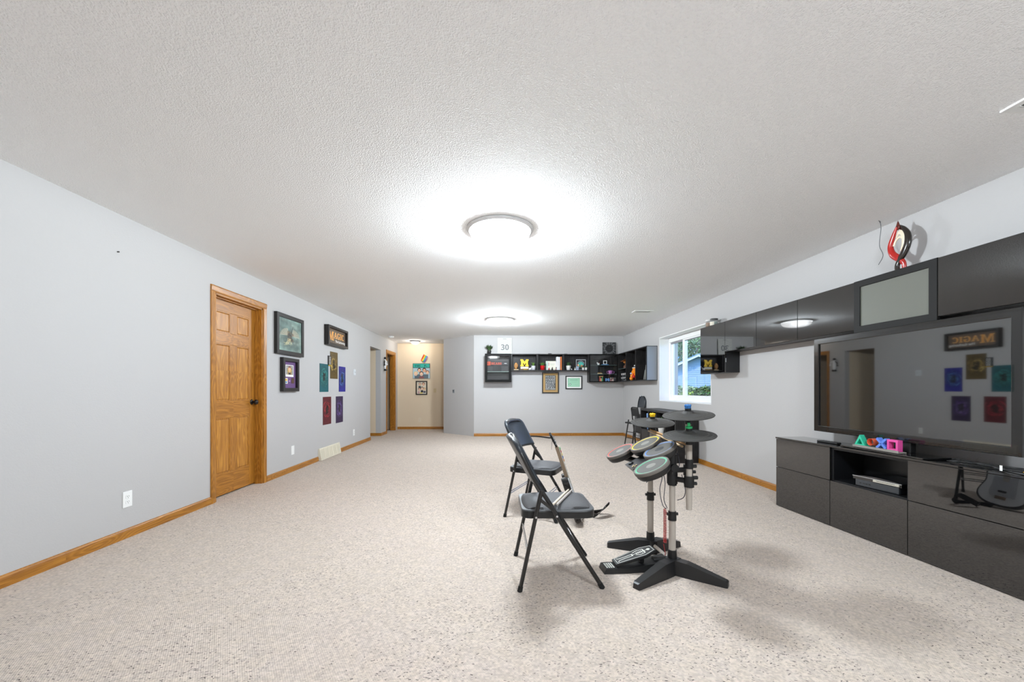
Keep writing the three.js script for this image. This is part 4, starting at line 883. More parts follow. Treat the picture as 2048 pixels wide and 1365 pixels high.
for (let i = 0; i < 3; i++) { // dark gadgets lying on top of the shelves
  const p = shelfAt([1075.5, 1099.5, 1131][i], 9.32, TOP), g = thing('flat_gadget', ['small black gadget on the shelf top next to the canvas', 'small black gadget with thin aerial on the middle shelf top', 'flat black gadget on the shelf top above the white books end'][i], 'gadget', p);
  part(g, 'body', B([0.09, 0.075, 0.08][i], [0.008, 0.02, 0.012][i], 0.06, 0, [0.004, 0.01, 0.006][i], 0, 0.003), BLACK);
  part(g, 'indicator', B(0.006, 0.003, 0.002, 0.02, [0.004, 0.01, 0.006][i], 0.0305), mat(0x8a8a8a, 0.4));
  if (i === 1) part(g, 'aerial', cyl([0.05, 0, 0], [0.056, 0.035, 0], 0.0018, 0.0012, 6), BLACK);
}
// inside the corner cabinet
const CH0 = BY[0] + 0.0195, CS = [BY[0] + (BY[1] - BY[0]) * 0.28 + 0.0085, BY[0] + (BY[1] - BY[0]) * 0.6 + 0.0085];
{
  const mug = thing('lilac_cup', 'lilac two-handled cup on the glass shelf of the corner cabinet', 'cup', shelfAt(1221, 9.33, CS[0])), m = mat(0xb673b4, 0.4);
  part(mug, 'bowl', lathe([[0, 0], [0.03, 0], [0.038, 0.012], [0.046, 0.05], [0.054, 0.082], [0.049, 0.082], [0.04, 0.02], [0, 0.01]], 24), m);
  for (const s of [-1, 1]) part(mug, 'handle', tube([[s * 0.046, 0.066, 0], [s * 0.085, 0.06, 0], [s * 0.08, 0.025, 0], [s * 0.042, 0.02, 0]], 0.006, 20), m);
  const fr = thing('house_frame', 'small white open frame on a blue base in the corner cabinet', 'ornament', shelfAt(1210, 9.34, CS[1]));
  part(fr, 'frame', frameGeo(0.085, 0.09, 0.01, 0.012).translate(0, 0.068, 0), WHITE_PL); part(fr, 'base', B(0.16, 0.022, 0.05, 0.0, 0.011, 0, 0.004), mat(0x2f6fa8, 0.4));
  const bird = thing('small_figurine', 'white bird figurine on the upper glass shelf', 'figurine', shelfAt(1197, 9.33, CS[1]));
  part(bird, 'body', [ball(0.028, 0, 0.03, 0, 14).scale(1.1, 0.95, 0.8)], WHITE_PL); part(bird, 'head', ball(0.016, -0.028, 0.055, 0, 12), WHITE_PL); part(bird, 'comb', B(0.006, 0.02, 0.012, 0.024, 0.056, 0, 0.002), mat(0xc03a3a, 0.5));
  const tray = thing('wooden_tray', 'small gold-topped tray on the lower glass shelf', 'tray', shelfAt(1199.5, 9.33, CS[0]));
  part(tray, 'base', B(0.11, 0.012, 0.06, 0, 0.006, 0, 0.002), mat(0xe2d6b4, 0.5)); part(tray, 'ornament', [B(0.1, 0.022, 0.03, 0, 0.024, 0, 0.003)], mat(0x8a6a34, 0.5));
  const bar = thing('toy_arch', 'small toy arch with tan top and red and green posts', 'toy', shelfAt(1202, 9.33, CH0));
  part(bar, 'top', B(0.095, 0.02, 0.04, 0, 0.115, 0, 0.003), mat(0xb98a4a, 0.5)); part(bar, 'post', B(0.026, 0.105, 0.03, -0.028, 0.0525, 0, 0.003), mat(0xb4493c, 0.5)); part(bar, 'post', B(0.022, 0.105, 0.03, 0.034, 0.0525, 0, 0.003), mat(0x3f9a62, 0.5)); part(bar, 'panel', B(0.03, 0.07, 0.01, 0.0, 0.035, 0.012, 0.002), mat(0xd8b08a, 0.5));
  const mm = thing('letter_block', 'blue block letter M at the bottom of the corner cabinet', 'ornament', shelfAt(1214.5, 9.31, CH0));
  part(mm, 'letter', ext([[0, 0], [0.028, 0], [0.028, 0.036], [0.046, 0.014], [0.064, 0.036], [0.064, 0], [0.092, 0], [0.092, 0.068], [0.064, 0.068], [0.046, 0.044], [0.028, 0.068], [0, 0.068]], 0.03, 0.002).translate(-0.046, 0.002, 0), mat(0x6f9ad0, 0.45));
  for (let i = 0; i < 3; i++) { const f = thing('small_figurine', ['pink and white figurine beside the blue block letter', 'pale pink figurine between two others by the block letter', 'dark grey figurine nearest the cabinet corner'][i], 'figurine', shelfAt(1222 + i * 3.8, 9.31 - i * 0.01, CH0)); part(f, 'body', lathe([[0, 0], [0.016, 0], [0.018, 0.03], [0.01, 0.055], [0, 0.06]], 14), mat([0xd8a0a0, 0xe6c9c0, 0x4a4a4c][i], 0.5)); part(f, 'head', ball(0.015, 0, 0.074, 0, 12), mat([0xe8dcd4, 0xd9a9a4, 0x6a6a6c][i], 0.5)); }
}
// on the shelves along the right wall
const sideAt = (px, y, x = 2.95) => { const p = onX(px, 740, x); return [x, y, p[2]]; };
for (let j = 0; j < 2; j++) for (let i = 0; i < 4; i++) { // stacked shiny glasses
  const g = thing('silver_goblet', 'small shiny silver goblet in the double row on the corner shelf', 'goblet', [2.93, CH0 + j * 0.092, -(9.1 - i * 0.115)], 0, 'stacked silver goblets');
  part(g, 'bowl', lathe([[0.008, 0.035], [0.034, 0.05], [0.04, 0.09], [0.036, 0.09], [0.03, 0.055], [0, 0.042]], 18), CHROME);
  part(g, 'stem', lathe([[0, 0], [0.03, 0], [0.03, 0.004], [0.007, 0.012], [0.007, 0.036], [0, 0.036]], 18), CHROME);
}
{
  const sh = BY[0] + (BY[1] - BY[0]) * 0.45 + 0.0085;
  const g = thing('orange_model', 'brown and orange model bird on the glass corner shelf', 'figurine', [2.94, sh, -8.93], 0.5);
  part(g, 'body', [ball(0.035, 0, 0.15, 0, 14).scale(1.6, 1, 1).translate(0, 0, 0)], mat(0xc07a34, 0.5)); part(g, 'wing', [slab((u, v) => [-0.12 + 0.2 * u, 0.16 + 0.05 * v * Math.sin(u * 3), 0.06 * (v - 0.5)], 6, 3, 0.008)], mat(0x9a5a24, 0.6)); part(g, 'perch', lathe([[0, 0], [0.04, 0], [0.036, 0.06], [0.008, 0.08], [0.008, 0.14], [0, 0.14]], 16), mat(0x6b4430, 0.6));
  const h = thing('small_figurine', 'cream and tan figurine on the glass corner shelf', 'figurine', [2.94, sh, -8.72]);
  part(h, 'body', lathe([[0, 0], [0.036, 0], [0.044, 0.04], [0.03, 0.075], [0, 0.085]], 16), mat(0xd0bd80, 0.5)); part(h, 'head', ball(0.02, 0, 0.1, 0, 12), mat(0xe0d4b0, 0.5));
}
{ // orange toy, kept plain: a sled-shaped plastic body on arched legs
  const g = thing('plastic_toy', 'orange plastic toy with red base and white knobs on the shelf', 'toy', [2.945, CH0, -8.28], RIGHT + 0.1);
  const or = mat(0xf08a12, 0.35), rd = mat(0xc62a22, 0.4);
  part(g, 'body', hull([[-0.1, 0.1, 0.04], [0.1, 0.1, 0.04], [-0.07, 0.26, 0.03], [0.07, 0.26, 0.03], [-0.1, 0.1, -0.05], [0.1, 0.1, -0.05], [-0.07, 0.26, -0.04], [0.07, 0.26, -0.04]]), or);
  part(g, 'leg', [tube([[-0.08, 0.2, 0.01], [-0.13, 0.12, 0.02], [-0.12, 0.04, 0.03]], 0.028, 16), ball(0.042, -0.12, 0.042, 0.03, 16)], or);
  part(g, 'leg', [tube([[0.08, 0.18, 0.01], [0.115, 0.1, 0.02], [0.11, 0.03, 0.03]], 0.026, 16), ball(0.032, 0.11, 0.032, 0.03, 14)], rd);
  part(g, 'base', hull([[-0.06, 0.06, 0.05], [0.06, 0.06, 0.05], [0, 0.15, 0.052], [-0.06, 0.06, 0.02], [0.06, 0.06, 0.02], [0, 0.15, 0.02]]), rd);
  part(g, 'collar', B(0.15, 0.02, 0.08, 0, 0.268, 0, 0.006), mat(0xd8d8d4, 0.4));
  part(g, 'knob', [ball(0.022, -0.05, 0.31, 0, 12).scale(0.7, 1, 0.7)], WHITE_PL); part(g, 'knob', [ball(0.02, 0.085, 0.3, 0, 12)], WHITE_PL); part(g, 'cap', B(0.08, 0.03, 0.06, 0.01, 0.29, 0, 0.012), mat(0x3c3f4c, 0.4)); part(g, 'button', ball(0.022, -0.1, 0.15, 0.05, 12), mat(0xb8c4e0, 0.4));
}
for (let i = 0; i < 3; i++) { // papers leaning on the end panel
  const g = thing('leaning_papers', ['tall pale folder leaning at the window end of the shelf', 'thin grey booklet leaning before the tall folder', 'short grey booklet leaning lowest on the end shelf'][i], 'papers', [2.95, CH0 + 0.004, -(7.49 + i * 0.075)], RIGHT);
  const h = [0.44, 0.28, 0.2][i], a = [0.06, 0.18, 0.42][i];
  const q = B(0.008, h, 0.15, 0, h / 2, 0); q.rotateZ(-a); part(g, 'cover', q, mat([0xb9bbb6, 0xa4a6a2, 0x8f918f][i], 0.6));
  const q2 = B(0.004, h - 0.01, 0.146, -0.005, h / 2, 0); q2.rotateZ(-a); part(g, 'pages', q2, mat(0xe4e4de, 0.8));
}
// framed print and certificate under the shelves
{
  const r = rectD(1084.3, 1117, 745.2, 786.7, DB);
  const t = print(320, 440, (x, w, h) => {
    x.fillStyle = '#3a3d40'; x.fillRect(0, 0, w, h); x.fillStyle = '#f2f2ee'; x.textAlign = 'center'; x.textBaseline = 'middle';
    x.font = 'bold 36px sans-serif'; x.fillText('MAKE IT AMAZING', w / 2, 34 + 8 * 46.5, w - 20);
    seed = 29;                                             // the other lines are too small to read: rows of word-shaped marks
    for (let i = 0; i < 8; i++) { let q = 14; while (q < w - 30) { const ww = Math.min(rnd(24, 70), w - 14 - q); for (let k = q; k < q + ww - 8; k += 9) x.fillRect(k, 22 + i * 46.5 + rnd(0, 6), 6, rnd(16, 24)); q += ww + 12; } }
  });
  framed('framed_print', 'black framed print of white lettering with a tan mount', 'picture', [r.x, r.y, -DB], 0, r.w, r.h, 0.018, 0.03, t, { mount: 0.055, mountMat: mat(0xb08f5c, 0.8) });
  const q = rectD(1131, 1163.8, 752.4, 778.6, DB);
  const c = print(320, 250, (x, w, h) => { x.fillStyle = '#9fcfb0'; x.fillRect(0, 0, w, h); x.strokeStyle = '#7fae92'; x.lineWidth = 8; x.strokeRect(8, 8, w - 16, h - 16); x.fillStyle = '#6d967c'; x.fillRect(60, 48, 200, 9); x.fillStyle = '#86b096'; x.fillRect(80, 88, 160, 4); x.fillRect(90, 120, 140, 4); x.fillRect(180, 190, 90, 3); x.strokeStyle = '#1e3d2e'; x.lineWidth = 9; x.beginPath(); x.arc(62, 178, 22, 0, 7); x.stroke(); x.fillStyle = '#e8f2ea'; x.beginPath(); x.arc(62, 178, 14, 0, 7); x.fill(); });
  framed('framed_certificate', 'black framed pale green certificate with a round seal', 'certificate', [q.x, q.y, -DB], 0, q.w, q.h, 0.018, 0.025, c, { mount: 0.035 });
}

// ---------------------------------------------------------------- low shelf under the window
const KX = [2.70, 3.05], KD = [5.86, 7.33], KH = 0.765;
{
  const g = thing('cube_shelf', 'black-brown cube shelf under the window', 'shelf', [KX[0], 0, -KD[1]], RIGHT);
  const w = KD[1] - KD[0], d = KX[1] - KX[0], t = 0.038, ti = 0.016, cw = (w - 2 * t - 3 * ti) / 4, rh = (KH - 2 * t - ti) / 2;
  part(g, 'top_panel', BL(0, w, KH - t, KH, 0, -d, 0.001, true), BLACK_OAK); part(g, 'bottom_panel', BL(t, w - t, 0, t, 0, -d, 0, true), BLACK_OAK);
  part(g, 'side_panel', BL(0, t, 0, KH - t, 0, -d), BLACK_OAK); part(g, 'side_panel', BL(w - t, w, 0, KH - t, 0, -d), BLACK_OAK);
  part(g, 'back_panel', BL(t, w - t, t, KH - t, -d + 0.006, -d), BLACK_OAK);
  part(g, 'divider', BL(t, w - t, t + rh, t + rh + ti, -0.003, -d + 0.007, 0, true), BLACK_OAK);
  for (let i = 1; i < 4; i++) for (let j = 0; j < 2; j++) part(g, 'divider', BL(t + i * cw + (i - 1) * ti, t + i * (cw + ti), t + j * (rh + ti), t + j * (rh + ti) + rh, -0.003, -d + 0.007), BLACK_OAK);
  const ins = (i, j) => { const D = part(g, 'door', B(cw - 0.004, rh - 0.004, 0.016, t + i * (cw + ti) + cw / 2, t + j * (rh + ti) + rh / 2, -0.012, 0.0015), BLACK_SATIN); part(D, 'knob', cyl([t + i * (cw + ti) + cw * 0.85, t + j * (rh + ti) + rh * 0.6, -0.004], [t + i * (cw + ti) + cw * 0.85, t + j * (rh + ti) + rh * 0.6, 0.014], 0.01), CHROME); };
  ins(0, 0); ins(1, 0);
  const at = (i, j, z, dx = 0) => [KX[0] - z, t + j * (rh + ti) + 0.0005, -(KD[1] - (t + i * (cw + ti) + cw / 2 + dx))];
  const bn = thing('blue_binder', 'pale blue binder leaning in the cube shelf', 'binder', at(0, 1, -0.14, 0.06), RIGHT);
  const q = B(0.05, 0.29, 0.2, 0, 0.145, 0, 0.004); q.rotateZ(0.12); part(bn, 'cover', q.translate(0.0, 0.004, 0), mat(0x8fb0dc, 0.5)); const q3 = B(0.04, 0.27, 0.01, 0, 0.145, 0.1, 0.002); q3.rotateZ(0.12); part(bn, 'spine', q3.translate(0, 0.004, 0), mat(0x6f94c8, 0.5));
  pottedPlant('potted_plant', 'feathery green plant in a white pot in the cube shelf', at(2, 1, -0.02, 0.0), 0.055, 0.1, WHITE_POT, 0.19, 0.7, 0x6f9a5a, { n: 80, wide: 0.012, seed: 44 });
  for (let k = 0; k < 2; k++) { const bx = thing('storage_box', ['dark storage box in the lower cube beside the doors', 'dark storage box in the upper cube beside the binder'][k], 'box', at(k ? 1 : 2, k ? 1 : 0, -0.19), RIGHT); part(bx, 'box', B(cw - 0.03, rh * 0.82, 0.26, 0, rh * 0.41, 0, 0.006), mat(0x131314, 0.8)); part(bx, 'handle', tube([[-0.05, rh * 0.6, 0.131], [0, rh * 0.55, 0.142], [0.05, rh * 0.6, 0.131]], 0.005, 16), mat(0x3c3c3e, 0.6)); }
}

// ---------------------------------------------------------------- folding chairs
const ribs = (() => { const n = tileNoise(64, 88); return { map: dataTex(256, 256, (u, v, o, i, j) => { const s = 0.5 + 0.5 * Math.sin(u * 6.2832 * 16), t = (0.55 + 0.6 * s) * (0.85 + 0.3 * n(u, v)); o[0] = 98 * t; o[1] = 98 * t; o[2] = 101 * t; }, [0.08, 0.08], true), bump: dataTex(128, 128, (u, v, o) => { o[0] = o[1] = o[2] = 127 + 127 * Math.sin(u * 6.2832 * 8); }, [0.04, 0.04]) }; })();
const FABRIC = new THREE.MeshStandardMaterial({ map: ribs.map, bumpMap: ribs.bump, bumpScale: 0.0012, roughness: 0.55 });
const BACKPAD = mat(0x2f353c, 0.36), STEEL = phys(0x141414, 0.3, { clearcoat: 0.3 }), WELT = mat(0x55575a, 0.4);
function foldingChair(label, pos, turn) {            // local x forward, z across, feet on y = 0
  const g = thing('folding_chair', label, 'chair', pos, turn, 'padded folding chairs');
  const side = (s) => [[0.228, 0.012, s * 0.2175], [0.11, 0.196, s * 0.215], [-0.01, 0.386, s * 0.212], [-0.054, 0.462, s * 0.21], [-0.148, 0.608, s * 0.2], [-0.215, 0.74, s * 0.19], [-0.243, 0.796, s * 0.165], [-0.254, 0.82, s * 0.11]];
  part(g, 'main_frame', tube([...side(1), [-0.257, 0.826, 0], ...side(-1).reverse()], 0.0125, 110, false, 12), STEEL);
  for (const s of [-1, 1]) {
    part(g, 'rear_leg', cyl([-0.112, 0.555, s * 0.232], [-0.23, 0.012, s * 0.235], 0.0115, 0.0115, 14), STEEL);
    part(g, 'brace', [hull([[-0.13, 0.5, s * 0.226], [-0.118, 0.515, s * 0.226], [-0.045, 0.452, s * 0.226], [-0.052, 0.438, s * 0.226], [-0.13, 0.5, s * 0.222], [-0.118, 0.515, s * 0.222], [-0.045, 0.452, s * 0.222], [-0.052, 0.438, s * 0.222]])], STEEL);
    part(g, 'foot_cap', [cyl([0.234, 0, s * 0.2175], [0.217, 0.028, s * 0.2173], 0.0152, 0.0142, 14)], RUBBER);
    part(g, 'foot_cap', [cyl([-0.2325, 0, s * 0.235], [-0.2265, 0.028, s * 0.235], 0.0145, 0.0135, 14)], RUBBER);
    part(g, 'rivet', cyl([-0.024, 0.408, s * 0.2], [-0.024, 0.408, s * 0.2295], 0.006, 0.006, 10), CHROME);
    part(g, 'rear_rivet', cyl([-0.143, 0.41, s * 0.2], [-0.143, 0.41, s * 0.249], 0.006, 0.006, 10), CHROME);
  }
  for (const [x, y, hw] of [[-0.188, 0.205, 0.235], [-0.186, 0.222, 0.235], [0.118, 0.185, 0.215], [0.109, 0.2, 0.215]]) part(g, 'stretcher', cyl([x, y, -hw], [x, y, hw], 0.0045, 0.0045, 8), CHROME);
  const pan = new THREE.Shape(); const w = 0.192, f = 0.2, b = -0.215, r = 0.06;
  pan.moveTo(b + r, -w + 0.01); pan.lineTo(f - r, -w); pan.quadraticCurveTo(f, -w, f, -w + r); pan.lineTo(f, w - r); pan.quadraticCurveTo(f, w, f - r, w); pan.lineTo(b + r, w - 0.01); pan.quadraticCurveTo(b, w - 0.01, b, w - r); pan.lineTo(b, -w + r); pan.quadraticCurveTo(b, -w + 0.01, b + r, -w + 0.01);
  const up = (gm) => { gm.rotateX(-Math.PI / 2); return gm; };
  part(g, 'seat_pan', up(ext(pan, 0.034, 0.004)).translate(0, 0.388, 0), BLACK_SATIN);
  part(g, 'seat_welt', up(ext(pan.clone(), 0.003, 0.003)).translate(0, 0.426, 0), WELT);
  const cs = up(ext(pan, 0.004, 0.0)).scale(0.96, 1, 0.95);
  const cush = slab((u, v) => { // domed cushion with rounded corners
    const a = u * 2 - 1, c = v * 2 - 1, k = 1 - 0.12 * Math.pow(Math.abs(a * c), 2.2), x = -0.007 + 0.2 * a * k, z = 0.184 * c * k;
    return [x, 0.43 + 0.02 * (1 - Math.pow(Math.abs(a), 5)) * (1 - Math.pow(Math.abs(c), 5)), -z];
  }, 18, 18, 0.008);
  metreUV(cush, true); part(g, 'seat_cushion', cush, FABRIC, 'ribbed grey fabric seat cushion');
  const backAt = (v) => { const y = 0.585 + 0.248 * v; return [-0.148 - 0.52 * (y - 0.608) - 0.004 * v, y]; };
  const bp = slab((u, v) => { const s = u * 2 - 1, [x, y] = backAt(v), hw = (0.206 - 0.014 * v) * (v > 0.78 ? 1 - 0.22 * Math.pow((v - 0.78) / 0.22, 2.4) : 1); return [x - 0.034 * (1 - s * s) + 0.012, y + 0.004 * (1 - s * s), -s * hw]; }, 16, 14, 0.028);
  part(g, 'backrest', bp, BACKPAD, 'curved black vinyl backrest');
  return g;
}
foldingChair('black padded folding chair with a pair of drumsticks on its seat', [0.36, 0, -2.412], 0);
{
  const a = [0.087, -3.47], b = [0.49, -3.28], turn = Math.atan2(-(b[1] - a[1]), b[0] - a[0]), c = [(a[0] + b[0]) / 2, (a[1] + b[1]) / 2];
  const nz = [Math.sin(turn), Math.cos(turn)];           // local z in the room; the two measured feet stand on its near side
  foldingChair('black padded folding chair with a toy guitar leaning on it', [c[0] - nz[0] * 0.2175, 0, c[1] - nz[1] * 0.2175], turn);
}
// ---------------------------------------------------------------- drumsticks
function stick(label, a, b, color, group) {
  a = V(...a); b = V(...b);
  const L = a.distanceTo(b), m = mesh('drumstick', lathe([[0, 0], [0.0066, 0.001], [0.0072, 0.006], [0.0072, L * 0.68], [0.0048, L * 0.94], [0.0035, L * 0.955], [0.0055, L * 0.975], [0.004, L * 0.995], [0, L]], 14), color);
  m.position.copy(a); m.quaternion.setFromUnitVectors(V(0, 1, 0), b.clone().sub(a).normalize());
  return tag(m, label, 'drumstick', group);
}
const HICKORY = mat(0xd2b48a, 0.5), PALE_STICK = mat(0xd9cbb8, 0.4), GREY_STICK = mat(0xb4aca6, 0.35);
stick('pale wooden drumstick lying left on the chair seat', [0.318, 0.463, -2.225], [0.468, 0.463, -2.556], PALE_STICK, 'drumsticks on the chair');
stick('greyer drumstick lying right beside the other on the chair seat', [0.34, 0.463, -2.222], [0.49, 0.463, -2.552], GREY_STICK, 'drumsticks on the chair');

// ---------------------------------------------------------------- toy guitar leaning on the far chair
{
  const foot = V(0.70, 0.022, -3.33), head = V(0.468, 0.71, -3.30), up = head.clone().sub(foot).normalize();
  const g = thing('toy_guitar', 'black and white toy guitar leaning against the far folding chair', 'guitar', foot.toArray());
  // local y along the neck, z out of the face (towards the cabinets and a little to the camera)
  const zf = V(0.95, 0, 0.12); zf.addScaledVector(up, -zf.dot(up)).normalize(); const xf = V().crossVectors(up, zf).normalize();
  g.quaternion.setFromRotationMatrix(new THREE.Matrix4().makeBasis(xf, up, zf));
  const body = new THREE.Shape(); body.moveTo(0, 0);
  body.bezierCurveTo(0.1, -0.005, 0.155, 0.04, 0.14, 0.1); body.bezierCurveTo(0.13, 0.14, 0.11, 0.16, 0.115, 0.2); body.bezierCurveTo(0.12, 0.25, 0.12, 0.29, 0.095, 0.295); body.bezierCurveTo(0.07, 0.3, 0.07, 0.25, 0.028, 0.25);
  body.lineTo(-0.028, 0.25); body.bezierCurveTo(-0.07, 0.25, -0.065, 0.32, -0.1, 0.322); body.bezierCurveTo(-0.13, 0.322, -0.125, 0.27, -0.118, 0.2); body.bezierCurveTo(-0.112, 0.16, -0.13, 0.14, -0.14, 0.1); body.bezierCurveTo(-0.155, 0.04, -0.1, -0.005, 0, 0);
  part(g, 'body', ext(body, 0.046, 0.005, [], 14).scale(1.15, 1.25, 1).translate(0, 0, -0.029), phys(0x141415, 0.2, { clearcoat: 0.7 }));
  const faceShape = body.clone();
  part(g, 'face_plate', ext(faceShape, 0.002, 0.001, [], 14).scale(1.08, 1.18, 1).translate(0, 0.012, 0.0215), mat(0xeef0f4, 0.35), 'white guitar front');
  const pg = new THREE.Shape(); pg.moveTo(-0.1, 0.06); pg.bezierCurveTo(-0.11, 0.12, -0.075, 0.2, -0.085, 0.3); pg.lineTo(-0.028, 0.24); pg.lineTo(0.03, 0.24); pg.bezierCurveTo(0.08, 0.24, 0.09, 0.26, 0.09, 0.2); pg.bezierCurveTo(0.08, 0.15, 0.11, 0.1, 0.08, 0.05); pg.closePath();
  part(g, 'pickguard', ext(pg, 0.003, 0.001).scale(0.9, 1.0, 1).translate(0, 0.03, 0.0245), mat(0xc9ccd2, 0.35), 'pale grey pickguard');
  part(g, 'neck', B(0.044, 0.42, 0.03, 0, 0.44, 0.01, 0.006), mat(0x8a7763, 0.45), 'tan neck');
  part(g, 'fretboard', B(0.042, 0.41, 0.006, 0, 0.44, 0.027, 0.001), mat(0xcfc9c0, 0.4));
  for (let k = 0; k < 14; k++) part(g, 'fret', B(0.043, 0.0024, 0.003, 0, 0.27 + k * 0.026, 0.031), CHROME);
  const cols = [0x3f9e56, 0xb93a34, 0xd9c23a, 0x3a64b4, 0xd98a34];
  for (let k = 0; k < 5; k++) part(g, 'fret_button', B(0.036, 0.018, 0.008, 0, 0.622 - k * 0.026, 0.032, 0.003), mat(cols[k], 0.4));
  part(g, 'headstock', ext([[-0.022, 0], [0.022, 0], [0.03, 0.03], [0.034, 0.1], [0.012, 0.125], [-0.026, 0.11], [-0.028, 0.03]], 0.012, 0.002).rotateX(-0.16).translate(0, 0.645, 0.004), phys(0x161616, 0.25));
  part(g, 'tuning_peg', [...Array(6)].map((_, k) => cyl([k < 3 ? -0.028 : 0.03, 0.675 + (k % 3) * 0.026, 0.012], [k < 3 ? -0.045 : 0.047, 0.675 + (k % 3) * 0.026, 0.012], 0.005)), CHROME);
  part(g, 'strum_bar', B(0.055, 0.018, 0.012, 0, 0.135, 0.03, 0.004), BLACK);
  part(g, 'bridge', B(0.07, 0.03, 0.014, 0, 0.075, 0.03, 0.004), mat(0x8d7a68, 0.3));
  part(g, 'battery_door', B(0.09, 0.07, 0.006, 0, 0.14, -0.0245, 0.003), BLACK);
  // strap from the headstock over the chair back, and its loop on the carpet
  const inv = g.quaternion.clone().invert(), Lc = (x, y, z) => V(x, y, z).sub(foot).applyQuaternion(inv);
  const strap = (pts, name, wv) => { const c = new THREE.CatmullRomCurve3(pts.map((p) => Lc(...p))), wl = V(...wv).applyQuaternion(inv); return part(g, name, slab((u, v) => { const p = c.getPoint(u); return [p.x + wl.x * (v - 0.5), p.y + wl.y * (v - 0.5), p.z + wl.z * (v - 0.5)]; }, 40, 2, 0.003), mat(0x1b1b1d, 0.7)); };
  strap([[0.30, 0.705, -3.46], [0.36, 0.707, -3.42], [0.44, 0.705, -3.34], [0.466, 0.703, -3.31], [0.464, 0.66, -3.302], [0.462, 0.615, -3.30]], 'strap', [0, 0.012, 0]);
  strap([[0.72, 0.02, -3.36], [0.75, 0.014, -3.45], [0.8, 0.01, -3.44], [0.86, 0.026, -3.38], [0.93, 0.075, -3.41], [0.975, 0.105, -3.45], [0.985, 0.075, -3.48], [0.93, 0.03, -3.5], [0.85, 0.012, -3.52], [0.76, 0.012, -3.5]], 'strap', [0.02, 0.045, 0.045]);
}

